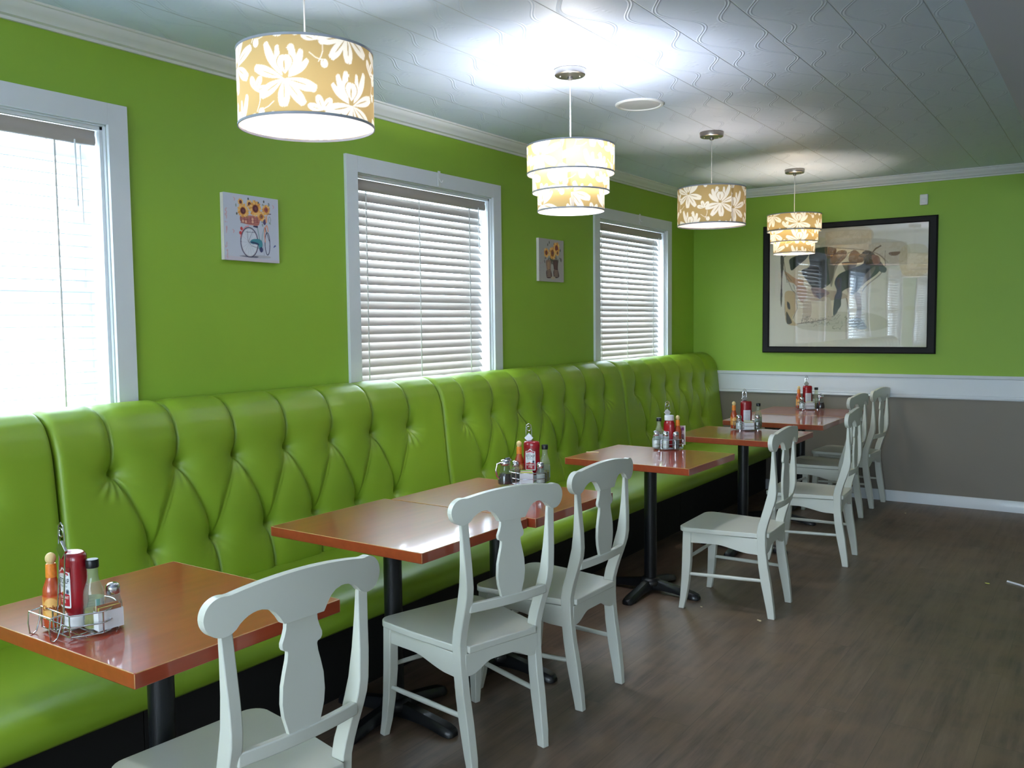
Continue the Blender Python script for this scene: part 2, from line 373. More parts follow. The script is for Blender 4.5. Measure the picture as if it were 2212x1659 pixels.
# crown mouldings
CR = [(0, 2.578), (.012, 2.578), (.016, 2.588), (.03, 2.592), (.036, 2.604), (.05, 2.612), (.062, 2.626), (.066, 2.636), (.075, 2.638), (.078, H), (0, H)]
b = MB(); b.loft([[Vector((x, y, z)) for x, z in CR] for y in (Y0, LB)]); struct(b, 'trim_2', MT['trim'])['label'] = 'white crown moulding along the window wall'
b = MB(); b.loft([[Vector((x, LB - d, z)) for d, z in CR] for x in (0, 2.862)]); struct(b, 'trim_3', MT['trim'])['label'] = 'white crown moulding along the back wall'
RL = [(0, .859), (.014, .859), (.018, .866), (.014, .873), (.010, .875), (.010, .882), (.013, .884), (.013, .889), (.008, .891), (.008, 1.02), (.022, 1.024), (.026, 1.036), (.026, 1.049), (0, 1.049)]
b = MB(); b.loft([[Vector((x, LB - d, z)) for d, z in RL] for x in (0, XR)]); struct(b, 'trim_4', MT['trim'])['label'] = 'wide white chair rail on the back wall'
b = MB(); b.loft([[Vector((x, LB - d, z)) for d, z in [(0, 0), (.014, 0), (.014, .075), (.008, .0885), (0, .0885)]] for x in (0, XR)]); struct(b, 'baseboard_back', MT['trim'])

def window(n, a, c, hook=True):
    o = MB()
    T = .083
    # flat casing around the opening
    zt = WZ1 + T + .0
    o.box(0, .018, a - T, a, .9, zt); o.box(0, .018, c, c + T, .9, zt); o.box(0, .018, a, c, WZ1, zt); o.box(-.02, .04, a - T - .02, c + T + .02, .95, WZ0)
    # jamb liners and stops
    for y0, y1 in ((a, a + .006), (c - .006, c)): o.box(-.2, .001, y0, y1, WZ0, WZ1)
    o.box(-.2, .001, a, c, WZ1 - .006, WZ1); o.box(-.2, .001, a, c, WZ0, WZ0 + .006)
    for y0, y1 in ((a + .006, a + .02), (c - .02, c - .006)): o.box(-.03, -.012, y0, y1, WZ0, WZ1 - .006)
    o.box(-.03, -.012, a, c, WZ1 - .02, WZ1 - .006)
    w = struct(o, 'window_%d' % n, MT['trim'], smooth=0, bevel=.0015)
    s = MB(); zm = (WZ0 + WZ1) / 2
    for z0, z1, x in ((WZ0 + .006, zm + .02, -.15), (zm - .02, WZ1 - .006, -.18)):
        s.box(x - .015, x + .015, a + .006, a + .05, z0, z1); s.box(x - .015, x + .015, c - .05, c - .006, z0, z1); s.box(x - .0148, x + .0148, a + .05, c - .05, z0, z0 + .045); s.box(x - .0148, x + .0148, a + .05, c - .05, z1 - .045, z1)
    s.build('window_sash', MT['trim'], w, smooth=0)
    g = MB(); g.box(-.152, -.148, a + .05, c - .05, WZ0 + .05, zm - .02); g.box(-.182, -.178, a + .05, c - .05, zm + .02, WZ1 - .05); g.build('window_pane', MT['pane'], w, smooth=0)
    if hook:
        h = MB(); y = (a + c) / 2 + .06; h.box(.018, .022, y - .010, y + .010, WZ1 + .005, zt + .008); h.tube([(.022, y, WZ1 + .05), (.03, y, WZ1 + .03), (.038, y + .003, WZ1 + .026), (.042, y + .006, WZ1 + .036)], .0035, 8)
        h.build('adhesive_hook', MT['white'], w)
for i, (a, c) in enumerate(WIN): window(i + 1, a, c, i < 3)
o = MB()
for x0, x1 in ((1.3, 1.38), (2.8, 2.88), (4.32, 4.4), (5.82, 5.9)): o.box(x0, x1, Y0 - .1, Y0 - .03, .6, 2.5)
o.box(1.3, 5.9, Y0 - .099, Y0 - .031, .6, .68); o.box(1.3, 5.9, Y0 - .099, Y0 - .031, 2.42, 2.5)
w6 = struct(o, 'window_6', MT['trim'], smooth=0)
g = MB(); g.box(1.38, 5.82, Y0 - .07, Y0 - .065, .68, 2.42); g.build('window_pane', MT['pane'], w6, smooth=0)

def blind(a, c, ang, label, wand=True, sm='slat'):
    x0 = -.062
    root = empty('venetian_blind', (x0, (a + c) / 2, WZ1 - .02)); tag(root, label, 'window blind', 'white venetian blinds')
    ya, yc = a + .012 - (a + c) / 2, c - .034 - (a + c) / 2
    hr = MB(); hr.box(-.028, .018, ya, yc, -.045, 0); hr.build('headrail', MT['white'], root, bevel=.001)
    vl = MB(); vl.loft([[Vector((x, y, z)) for x, z in [(.022, .0), (.034, -.004), (.032, -.02), (.036, -.03), (.036, -.05), (.031, -.058), (.022, -.06)]] for y in (ya - .004, yc + .006)]); vl.build('valance', MT['slat'], root)
    P = .0437; sl = MB(); n = int((WZ1 - WZ0 - .12) / P); w = .0255
    A = math.radians(ang)
    zs_ = []
    for k in range(n):
        z = -.088 - P * k; zs_.append(z); da = A + math.radians(random.uniform(-1.5, 1.5)); yc_ = yc - .016
        if k == 0: da = math.radians(72)
        pts = []
        for sgn in (1, -1):
            row = []
            for q in range(5):
                u = -w + 2 * w * q / 4; h_ = .0022 * (1 - (u / w) ** 2) + sgn * .0013
                row.append((u * math.cos(da) + h_ * math.sin(da), -u * math.sin(da) + h_ * math.cos(da) + z))
            pts += row if sgn == 1 else row[::-1]
        sl.loft([[Vector((x, y, zz)) for x, zz in pts] for y in (ya, yc_)])
    sl.build('slats', MT[sm], root)
    zb = zs_[-1] - .03
    br_ = MB(); br_.box(-.025, .025, ya, yc - .016, zb - .012, zb); br_.build('bottom_rail', MT['slat'], root, bevel=.003)
    cr = MB()
    for f in (.085, .46, .87):
        y = ya + (yc - ya) * f
        for dx in (.028, -.028): cr.box(dx - .0008, dx + .0008, y - .0035, y + .0035, zb, -.045)
    cr.build('ladder_cord', MT['blindcord'], root, smooth=0)
    if wand:
        wd = MB(); y = yc - .085; wd.tube([(.05, y, -.05), (.05, y + .002, -.30)], .003, 8); wd.tube([(.05, y + .02, -.07), (.052, y + .02, -.34), (.052, y + .022, -.36)], .0022, 6); wd.build('tilt_wand', MT['white'], root)
blind(*WIN[2], 22, 'overexposed venetian blind in the large near window, cut by the left edge of the photo', True, 'slat_overexposed')
blind(*WIN[0], 55, 'white venetian blind in the middle window between the two sunflower canvases')
blind(*WIN[1], 55, 'white venetian blind in the far window, nearest the back corner')
for wv in WIN[3:]:
    blind(*wv, -20, 'white venetian blind in a window behind the viewpoint, seen only as a reflection')

# ------------------------------------------------------------------ banquette: button-tufted sections
PROF = [(.292, .45), (.285, .52), (.272, .62), (.258, .72), (.246, .82), (.236, .92), (.228, 1.0), (.218, 1.07), (.200, 1.125), (.172, 1.17), (.135, 1.196), (.095, 1.205), (.05, 1.202), (.012, 1.185)]
def prof_sample(n):
    P = np.array(PROF); d = np.r_[0, np.cumsum(np.hypot(*np.diff(P, axis=0).T))]; s = np.linspace(0, d[-1], n)
    X = np.interp(s, d, P[:, 0]); Z = np.interp(s, d, P[:, 1])
    k = np.array([1, 2, 3, 2, 1]) / 9.
    for _ in range(3):
        Xp = np.pad(X, 2, mode='edge'); Zp = np.pad(Z, 2, mode='edge'); X2 = np.convolve(Xp, k, 'valid'); Z2 = np.convolve(Zp, k, 'valid'); X2[0], X2[-1], Z2[0], Z2[-1] = X[0], X[-1], Z[0], Z[-1]; X, Z = X2, Z2
    tx, tz = np.gradient(X), np.gradient(Z); L = np.hypot(tx, tz); return s, X, Z, tz / L, -tx / L
def seg_dist(Yg, Sg, ay, as_, by, bs, bend=0.0):
    vy, vs = by - ay, bs - as_; L2 = vy * vy + vs * vs
    t = np.clip(((Yg - ay) * vy + (Sg - as_) * vs) / L2, 0, 1)
    return np.hypot(Yg - (ay + t * vy) - bend * np.sin(t * PI), Sg - (as_ + t * vs)), t
def bench(y0, y1, ncol, first, label):
    root = empty('banquette_bench', (0.0, (y0 + y1) / 2, 0)); tag(root, label, 'bench', 'sections of the long green banquette'); ym = (y0 + y1) / 2
    NYp = int((y1 - y0) / .0042) + 1; NS = 200
    s, X, Z, nx_, nz_ = prof_sample(NS); ys_ = np.linspace(y0 + .003, y1 - .003, NYp)
    Yg, Sg = np.meshgrid(ys_, s)
    s_at = lambda z: s[int(np.argmin(np.abs(Z - z) + (X < .15) * 9))]
    st, sb = s_at(.965), s_at(.66); send = s[-1]
    top = [y0 + first + .2765 * i for i in range(ncol)]; bot = [a + .128 for a in top[:-1]]
    depth = np.zeros_like(Yg)
    def crease(ay, as_, by, bs, amp=.012, wide=.032, bend=0., hard=.010):
        nonlocal depth
        d, t = seg_dist(Yg, Sg, ay, as_, by, bs, bend)
        # the far side of a pleat falls away slowly, the near side rolls over sharply
        sgn = ((bs - as_) * (Yg - ay) - (by - ay) * (Sg - as_)) * (1 if bs > as_ else -1) > 0
        wd = np.where(sgn, wide * 1.15, wide * .55)
        V = 1.15 * amp * np.exp(-(d / wd) ** 1.7) + 1.3 * hard * np.exp(-(d / .0042) ** 1.6)
        depth = np.maximum(depth, V)
    for yy in top: crease(yy, st, yy - .0, send * .985, .016, .040, .0, .010)
    for i, yy in enumerate(bot):
        crease(yy, sb, yy, 0, .014, .040, 0, .010)
        crease(top[i], st, yy, sb, .015, .034, .012, .012)
        crease(top[i + 1], st, yy, sb, .012, .036, -.010, .003)
    for (yy, ss) in [(a, st) for a in top] + [(a, sb) for a in bot]:
        dy, ds = Yg - yy, Sg - ss; d = np.hypot(dy, ds); th = np.arctan2(ds, dy)
        pit = .054 * np.exp(-(d / .050) ** 1.25) + .014 * np.exp(-(d / .014) ** 2)
        lo = np.clip(-ds / (d + 1e-6), 0, 1); edge_b = 1.0 if (yy in (top[0], top[-1])) else .35
        fold = .0034 * edge_b * lo * np.cos(13 * th + 1.2) * np.exp(-((d - .065) / .036) ** 2)
        depth = depth * (1 - .5 * np.exp(-(d / .05) ** 2)) + pit + fold
    ed = np.minimum(Yg - y0, y1 - Yg); depth += .030 * np.exp(-(ed / .010) ** 1.2)
    depth += .012 * np.exp(-(Sg / .02) ** 1.2)
    amp = np.clip((send - Sg) / .12, .25, 1); depth *= amp
    bulge = .022
    PX = X[:, None] + nx_[:, None] * (bulge - depth); PZ = Z[:, None] + nz_[:, None] * (bulge * .4 - depth * .8)
    PX = np.maximum(PX, .004)
    me = bpy.data.meshes.new('backrest')
    V = np.stack([PX, Yg - ym, PZ], -1).reshape(-1, 3); nV = len(V)
    Fc = [(j * NYp + i, j * NYp + i + 1, (j + 1) * NYp + i + 1, (j + 1) * NYp + i) for j in range(NS - 1) for i in range(NYp - 1)]
    # closed back and ends
    ext = [(.004, ys_[0] - ym, .45), (.004, ys_[-1] - ym, .45)]
    V = np.vstack([V, ext]); a0, a1 = nV, nV + 1
    Fc.append(tuple([j * NYp for j in range(NS)] + [a0])); Fc.append(tuple([j * NYp + NYp - 1 for j in reversed(range(NS))] + [a1]))
    me.from_pydata(V.tolist(), [], Fc)
    for p in me.polygons: p.use_smooth = len(p.vertices) == 4
    me.materials.append(MT['vinyl']); bk = bpy.data.objects.new('backrest', me); COL.objects.link(bk); bk.parent = root
    bp = None
    for (yy, ss) in [(a, st) for a in top] + [(a, sb) for a in bot]:
        j = int(np.argmin(np.abs(s - ss))); i = int(np.argmin(np.abs(ys_ - yy)))
        if bp is None:
            q = MB(); q.sphere((0, 0, 0), .011, .5, 1, 1, 14, 8); bp = q.build('button', MT['vinyl'], bk)
        else: bp = bp.copy(); COL.objects.link(bp)
        bp.location = (PX[j, i] + .001, yy - ym, PZ[j, i])
    # seat cushion: rounded slab
    XF = .905; prof = [(.20, .36), (.20, .462), (.30, .474), (.5, .478), (.7, .477), (.80, .472), (.85, .465), (.885, .448), (.902, .425), (.905, .40), (.900, .375), (.885, .362), (.5, .36)]
    m = MB(); e = .004
    rings = []
    for yy, k in ((y0 + .0001, 0), (y1 - .0001, 0)):
        rings.append([Vector((x - (k if x > .8 else 0), yy - ym, z - (k if z > .4 else 0))) for x, z in prof])
    m.loft(rings); m.build('seat', MT['vinyl'], root, smooth=50)
    m = MB(); m.box(.02, .69, y0 - ym + .002, y1 - ym - .002, .0, .36); m.box(.02, .19, y0 - ym + .002, y1 - ym - .002, .36, .46); m.build('base', MT['dark'], root, smooth=0)
bench(-.50, 1.64, 7, .215, 'nearest tufted green bench section, cut by the left edge behind the first table')
bench(1.64, 3.775, 7, .218, 'second tufted green bench section, below the wall canvas with the bicycle')
bench(3.775, 5.90, 7, .218, 'third tufted green bench section, behind the paired tables and the single table')
bench(5.90, 7.785, 6, .24, 'farthest tufted green bench section, ending at the back wall')

# ------------------------------------------------------------------ tables
TA, TB, TZ, TT = .730, .610, .7623, .036
def make_table():
    root = empty('pedestal_table', (0, 0, 0))
    m = MB(); m.box(-TA / 2, TA / 2, -TB / 2, TB / 2, TZ - TT, TZ); top = m.build('tabletop', MT['wood'], root, bevel=.0022, seg=2)
    m = MB(); k = .0022
    for x in (-1, 1): m.tube([(x * (TA / 2 - k * .4), -TB / 2 + .004, TZ - k * .45), (x * (TA / 2 - k * .4), TB / 2 - .004, TZ - k * .45)], .0012, 6)
    for y in (-1, 1): m.tube([(-TA / 2 + .004, y * (TB / 2 - k * .4), TZ - k * .45), (TA / 2 - .004, y * (TB / 2 - k * .4), TZ - k * .45)], .0012, 6)
    for x in (-1, 1):
        for y in (-1, 1): m.tube([(x * (TA / 2 - k * .5), y * (TB / 2 - k * .5), TZ - TT + .003), (x * (TA / 2 - k * .5), y * (TB / 2 - k * .5), TZ - .002)], .0011, 6)
    m.build('worn_edge', MT['bare'], top)
    m = MB(); m.lathe([(.0345, .06), (.0345, TZ - TT - .012)], 28); m.build('column', MT['iron'], root)
    m = MB(); m.box(-.19, .19, -.03, .03, TZ - TT - .014, TZ - TT - .001); m.box(-.03, .03, -.19, .19, TZ - TT - .0138, TZ - TT - .0012); m.lathe([(.05, TZ - TT - .03), (.05, TZ - TT - .013)], 24); m.build('top_bracket', MT['iron'], root, bevel=.002)
    m = MB(); m.lathe([(.058, .045), (.060, .062), (.050, .080), (.040, .086)], 28)
    for q in range(4):
        a = q * PI / 2; rings = []
        for r, w_, z0, z1 in [(.02, .026, .02, .076), (.08, .026, .022, .070), (.15, .028, .020, .058), (.21, .031, .012, .047), (.255, .032, .003, .038), (.280, .027, .0, .030), (.292, .014, .002, .020)]:
            c_, s_ = math.cos(a), math.sin(a); ring = []
            for dx, z in [(-w_, z0), (-w_, z0 + (z1 - z0) * .55), (-w_ * .6, z1), (w_ * .6, z1), (w_, z0 + (z1 - z0) * .55), (w_, z0)]:
                ring.append(Vector((r * c_ - dx * s_, r * s_ + dx * c_, z)))
            rings.append(ring)
        m.loft(rings)
    m.build('base', MT['iron'], root, smooth=40, bevel=.002)
    return root
TABS = [((1.168, 1.387, 0), 'nearest wooden table, at the left edge with a bright glare spot on its corner', 0),
        ((1.052, 2.487, -.012), 'wooden table under the second chair, pushed against the next table', 0),
        ((1.090, 3.107, -.010), 'wooden table with the syrup jug caddy, joined to the table in front', 0),
        ((1.136, 4.465, -.02), 'single wooden table with a stray straw wrapper and an upright ketchup bottle', 0.14),
        ((1.244, 5.639, .008), 'single wooden table with two yellow-topped packets in its caddy, fifth along the bench', 0.1),
        ((1.200, 6.642, .008), 'reddish wooden table near the back wall, second from the far end', 0.05),
        ((1.196, 7.262, .008), 'reddish wooden table touching the back wall end, carrying the farthest caddy', 0)]
pt = make_table()
for i, ((x, y, a), lb, br_) in enumerate(TABS):
    o = pt if i == 0 else copy_tree(pt); o.location = (x, y, 0); o.rotation_euler = (0, 0, a); tag(o, lb, 'table', 'cherry tables along the banquette')
    for ch in o.children:                              # some tops sit off-centre on their pedestals
        if not ch.name.startswith('tabletop'): ch.location = {1: (-.045, 0, 0), 2: (-.035, 0, 0), 5: (-.03, -.08, 0), 6: (-.05, 0, 0)}.get(i, (0, 0, 0))

# ------------------------------------------------------------------ chairs
def make_chair():
    root = empty('dining_chair', (0, 0, 0)); MC = MT['chair']; ZS = .431
    # seat
    def hw(a): return lerp_tab([(-.445, .223), (-.30, .215), (0.0, .172)], a)
    pts = []
    rr = .05
    pts += [(-.445 + rr * (1 - math.sin(t)), -(hw(-.42) - rr + rr * math.cos(t)) if 0 else -(.222 - rr + rr * math.cos(t))) for t in [PI / 2 * k / 6 for k in range(6, -1, -1)]]
    pts += [(-.25, -.210), (-.036, -.180), (-.034, -.153), (.012, -.150)]
    pts += [(x, -y) for x, y in reversed(pts)]
    m = MB()
    m.extr(pts, lambda u, v: Vector((u, v, ZS - .024)), lambda u, v: Vector((u, v, ZS))); m.build('seat', MC, root, bevel=.004, seg=3, smooth=40)
    LT = [(0, .014), (.06, .004), (.175, -.02), (.26, -.033), (.338, -.040), (.44, -.041), (.48, -.033), (.517, -.020), (.58, -.001), (.643, .016), (.718, .027), (.79, .033), (.875, .037)]
    RT = [(0, .048), (.06, .043), (.172, .029), (.26, .014), (.292, .010), (.36, .002), (.445, .003), (.50, .018), (.572, .043), (.61, .054), (.647, .059), (.72, .057), (.79, .052), (.875, .047)]
    BT = [(0, .158), (.4, .166), (.875, .190)]
    for s_ in (-1, 1):
        m = MB(); rings = []
        for z in [0, .03, .06, .12, .175, .23, .26, .292, .338, .38, .41, .44, .48, .517, .55, .58, .61, .643, .68, .718, .76, .80, .84, .875]:
            l, r, bc = lerp_tab(LT, z), lerp_tab(RT, z), lerp_tab(BT, z) * s_; hb = .0155 if z > .03 else .0135
            rings.append([Vector((l, bc - hb, z)), Vector((r, bc - hb, z)), Vector((r, bc + hb, z)), Vector((l, bc + hb, z))])
        m.loft(rings); m.build('leg', MC, root, bevel=.003, smooth=50)
    for s_ in (-1, 1):
        m = MB(); rings = []
        for z, a0, a1, bc, hb in [(0, -.439, -.410, .212, .0125), (.06, -.432, -.398, .206, .0145), (.147, -.427, -.386, .200, .0165), (.25, -.424, -.378, .196, .018), (.41, -.420, -.376, .194, .0185)]:
            rings.append([Vector((a0, s_ * bc - hb, z)), Vector((a1, s_ * bc - hb, z)), Vector((a1, s_ * bc + hb, z)), Vector((a0, s_ * bc + hb, z))])
        m.loft(rings); m.build('leg', MC, root, bevel=.003, smooth=50)
    zt = ZS - .0265
    def apron(P0, P1, low, th=.016):
        m = MB(); P0 = Vector(P0); P1 = Vector(P1); d = (P1 - P0); n_ = Vector((-d.y, d.x, 0)).normalized() * th / 2; A = []
        for k in range(25):
            f = k / 24; A.append((f, low(f)))
        rings = [[P0 + d * f + n_ * q + Vector((0, 0, z)) for q, z in ((-1, zl), (1, zl), (1, zt), (-1, zt))] for f, zl in A]
        m.loft(rings); m.build('apron', MC, root, smooth=50, bevel=.0015)
    sm = lambda a, b, x: (lambda t: t * t * (3 - 2 * t))(min(1, max(0, (x - a) / (b - a))))
    for s_ in (-1, 1): apron((-.385, s_ * .199, 0), (-.02, s_ * .171, 0), lambda f: .350 + .004 * math.sin(f * PI) - .028 * sm(.35, .85, f))
    arch = lambda f: .328 + .034 * sm(.08, .36, f) * sm(.08, .36, 1 - f)
    apron((-.004, -.160, 0), (-.004, .160, 0), arch); apron((-.402, -.178, 0), (-.402, .178, 0), lambda f: .345 + .014 * sm(.1, .4, f) * sm(.1, .4, 1 - f))
    for s_ in (-1, 1):
        m = MB(); m.tube([(-.40, s_ * .199, .184), (-.38, s_ * .198, .184), (-.2, s_ * .182, .187), (-.01, s_ * .165, .190), (.012, s_ * .164, .190)], [.0075, .0085, .010, .0085, .0075], 12); m.build('stretcher', MC, root)
    m = MB(); m.tube([(-.400, -.197, .264), (-.400, 0, .264), (-.400, .197, .264)], [.0075, .010, .0075], 12); m.build('stretcher', MC, root)
    bow = lambda bb: .016 * (1 - (bb / .24) ** 2)
    # crest rail
    BOT = [(0, .845), (.055, .845), (.0585, .850), (.066, .862), (.078, .877), (.092, .887), (.115, .893), (.138, .889), (.155, .880), (.165, .872)]
    def top(bb):
        bb = abs(bb)
        return .956 - .5 * bb * bb if bb < .185 else .897 + math.sqrt(max(0, .0435 ** 2 - (bb - .2) ** 2))
    def bot(bb):
        bb = abs(bb)
        return lerp_tab(BOT, bb) if bb < .165 else .897 - math.sqrt(max(0, .0435 ** 2 - (bb - .2) ** 2))
    bs = sorted(set([-.2435 * math.cos(PI * k / 60) for k in range(61)] + [s_ * q for s_ in (-1, 1) for q in (.055, .0585, .066, .078, .092)]))
    m = MB(); rings = []
    for bb in bs:
        a = .040 + bow(bb); z0, z1 = bot(bb), top(bb)
        rings.append([Vector((a - .011, bb, z0)), Vector((a + .011, bb, z0)), Vector((a + .011, bb, z1)), Vector((a - .011, bb, z1))])
    m.loft(rings); m.build('crest_rail', MC, root, bevel=.003, smooth=50)
    SW = [(.575, .040), (.600, .048), (.63, .057), (.66, .0605), (.70, .058), (.73, .051), (.755, .044), (.772, .0415), (.777, .043), (.781, .053), (.788, .0565), (.797, .0565), (.812, .050), (.828, .045), (.852, .043)]
    m = MB(); rings = []
    for z, w_ in SW:
        a = .050
        rings.append([Vector((a - .006, -w_, z)), Vector((a + .006, -w_, z)), Vector((a + .006, w_, z)), Vector((a - .006, w_, z))])
    m.loft(rings); m.build('splat', MC, root, bevel=.0015, smooth=40)
    m = MB(); rings = []
    for k in range(17):
        bb = -.168 + .336 * k / 16; a = .034 + .014 * (1 - (bb / .168) ** 2)
        rings.append([Vector((a - .010, bb, .553)), Vector((a + .010, bb, .555)), Vector((a + .012, bb, .588)), Vector((a - .008, bb, .587))])
    m.loft(rings); m.build('back_rail', MC, root, bevel=.003, smooth=50)
    return root
CH = [(1.689, 1.368, -.078, 'white slat-back chair in the near foreground, its legs cut by the bottom edge'),
      (1.529, 2.456, -.268, 'white chair turned slightly askew beside the paired tables, second from the viewer'),
      (1.539, 3.087, -.023, 'white chair at the table with the syrup jug, third from the viewer'),
      (1.812, 4.523, .036, 'white chair pulled out from the single table, its whole seat in plain view'),
      (1.879, 5.703, .056, 'white chair behind the pulled-out one, at the fifth table'),
      (1.642, 6.836, -.044, 'white chair second from the back wall, half hidden by the chair in front'),
      (1.651, 7.545, -.066, 'white chair farthest away, standing against the back wall')]
pc = make_chair()
for i, (x, y, a, lb) in enumerate(CH):
    o = pc if i == 0 else copy_tree(pc); o.location = (x, y, 0); o.rotation_euler = (0, 0, a); tag(o, lb, 'chair', 'white dining chairs along the aisle')

# ------------------------------------------------------------------ pendant lamps
def petal(cv, cx, cy, ang, L, Wd, c, slit=None, notch=True, bend=0.0):
    def P(t, s): # t along, s across
        a = ang + bend * t
        return (cx + L * t * math.cos(a) - s * math.sin(a), cy + L * t * math.sin(a) + s * math.cos(a))
    w_ = lambda t: Wd * math.sin(PI * min(1, (t * .93) ** 1.25)) ** .8 if t < .999 else 0
    ts = [k / 14 for k in range(15)]
    a1 = [P(t * (1 if not notch or t < .99 else .97), w_(t) + (.10 * Wd if t > .9 and notch else 0)) for t in ts]
    a2 = [P(t * (1 if not notch or t < .99 else .97), -w_(t) - (.10 * Wd if t > .9 and notch else 0)) for t in reversed(ts)]
    mid = [P(.90, 0)] if notch else []
    cv.poly(a1 + mid + a2, c)
    if slit: cv.poly([P(.10, 0), P(.35, Wd * .20), P(.62, Wd * .16), P(.72, 0), P(.5, -Wd * .05), P(.25, -Wd * .02)], slit)
def lotus(cv, cx, cy, s, G, Cc, flip=1, rot=0):
    F = lambda deg: (math.radians(deg) if flip > 0 else PI - math.radians(deg)) + rot
    for d, L, Wd in ((-22, .108, .018), (-58, .104, .016), (-98, .088, .019), (-156, .10, .018), (152, .118, .016)): petal(cv, cx, cy, F(d), L * s, Wd * s, Cc, G)
    for d, L, Wd in ((126, .125, .013), (108, .10, .009)): petal(cv, cx - .004 * s * flip, cy + .008 * s, F(d), L * s, Wd * s, Cc, None, bend=-.25 * flip)
    for d, L, Wd in ((20, .085, .010), (42, .098, .011), (62, .105, .0115)): petal(cv, cx + .014 * s * flip, cy + .004 * s, F(d), L * s, Wd * s, Cc, None, bend=.3 * flip)
    petal(cv, cx + .004 * s * flip, cy + .012 * s, F(86), .066 * s, .027 * s, G, None, False); petal(cv, cx + .004 * s * flip, cy + .014 * s, F(86), .060 * s, .0235 * s, Cc, G, True)
    a, b_ = cx + .016 * s * flip, cy + .092 * s
    cv.poly([(a + (.008 if k % 2 else .0035) * s * math.cos(PI * k / 5), b_ + (.008 if k % 2 else .0035) * s * math.sin(PI * k / 5)) for k in range(10)], Cc)
def bell(cv, cx, cy, s, rot, G, Cc):
    for d in (0, 55, -55): petal(cv, cx, cy, rot + math.radians(d), .045 * s, .011 * s, Cc, G, False)
def cherry(cv, cx, cy, s, G, Cc, flip=1):
    cv.ell(cx, cy, .013 * s, .015 * s, Cc); cv.poly([(cx - .004 * s, cy + .018 * s), (cx + .006 * s * flip, cy + .002 * s), (cx + .003 * s, cy + .018 * s)], G)
    cv.line([(cx + flip * .05 * s * t, cy + (.012 + .03 * t * t - .01 * t) * s) for t in (0, .3, .6, 1)], .0028 * s, Cc)
def shade_canvas(R, h, u0, v0, nx, ny):
    G, Cc = (186, 160, 106), (250, 244, 230)
    w = 2 * PI * R; cv = Canvas(w, h, nx, ny, G, 2)
    for i in range(-12, 14):
        for j in range(-12, 14):
            cx = i * .205 - j * .190 - u0 + .09; cy = -i * .060 - j * .135 - v0 + .13
            if -.25 < cx < w + .25 and -.2 < cy < h + .2:
                fl = 1 if (i + j) % 2 else -1
                lotus(cv, cx, cy, .92, G, Cc, fl, .1 * fl)
                bell(cv, cx + .108, cy - .085, 1.0, 1.9 if fl > 0 else 1.0, G, Cc); cherry(cv, cx - .075, cy - .088, .85, G, Cc, fl)
                cv.line([(cx + .098 + .014 * math.sin(t * 2), cy + .05 + .05 * t) for t in (0, .3, .6, 1)], .0026, Cc)
    cv.poly([(.002, 0), (.016, 0), (.016, h), (.002, h)], (120, 92, 44), .45)
    return cv
def shade_mat():
    t = NT('floral_fabric_shade'); a = t.n('ShaderNodeAttribute'); a.attribute_name = 'Col'
    t.l(a.outputs['Color'], t.p.inputs['Base Color']); t.p.inputs['Roughness'].default_value = .8
    tr = t.n('ShaderNodeBsdfTranslucent'); t.l(a.outputs['Color'], tr.inputs[0])
    mx = t.n('ShaderNodeMixShader', n0=.10); t.l(t.p.outputs[0], mx.inputs[1]); t.l(tr.outputs[0], mx.inputs[2]); t.l(mx.outputs[0], t.out.inputs[0]); return t.m
MT['shade'] = shade_mat()
t = NT('white_diffuser'); t.p.inputs['Base Color'].default_value = rgb(240, 236, 238); tr = t.n('ShaderNodeBsdfTranslucent'); tr.inputs[0].default_value = rgb(245, 240, 244); mx = t.n('ShaderNodeMixShader', n0=.6); t.l(t.p.outputs[0], mx.inputs[1]); t.l(tr.outputs[0], mx.inputs[2]); t.l(mx.outputs[0], t.out.inputs[0]); MT['diff'] = t.m
def bulb_mat(col, s_):
    t = NT('glowing_bulb'); t.p.inputs['Emission Color'].default_value = col; t.p.inputs['Emission Strength'].default_value = s_; return t.m
SH = {}
def shade(R, z0, z1, key, root, rot):
    if key not in SH:
        nx = int(2 * PI * R / .0022); ny = int((z1 - z0) / .0022)
        cv = shade_canvas(R, z1 - z0, .07 * key, .05 * key, nx, ny)
        SH[key] = painted('shade', cv, lambda u, v: (R * math.cos(u / R), R * math.sin(u / R), v), MT['shade'], root)
        o = SH[key]
    else:
        o = SH[key].copy(); COL.objects.link(o); o.parent = root
    o.location = (0, 0, z0); o.rotation_euler = (0, 0, rot)
    for z in (z0, z1):
        m = MB(); m.lathe([(R - .0015, z - .0035), (R + .0018, z - .0035), (R + .0018, z + .0035), (R - .0015, z + .0035)], 96, caps=False)
        # close the ring's inner side
        m.lathe([(R - .0015, z + .0035), (R - .0015, z - .0035)], 96, caps=False)
        m.build('rim', MT['rim'], o).matrix_parent_inverse = Matrix.Identity(4)
    for ch in o.children:
        if ch.name.startswith('rim'): ch.location = (0, 0, -z0)
    return o
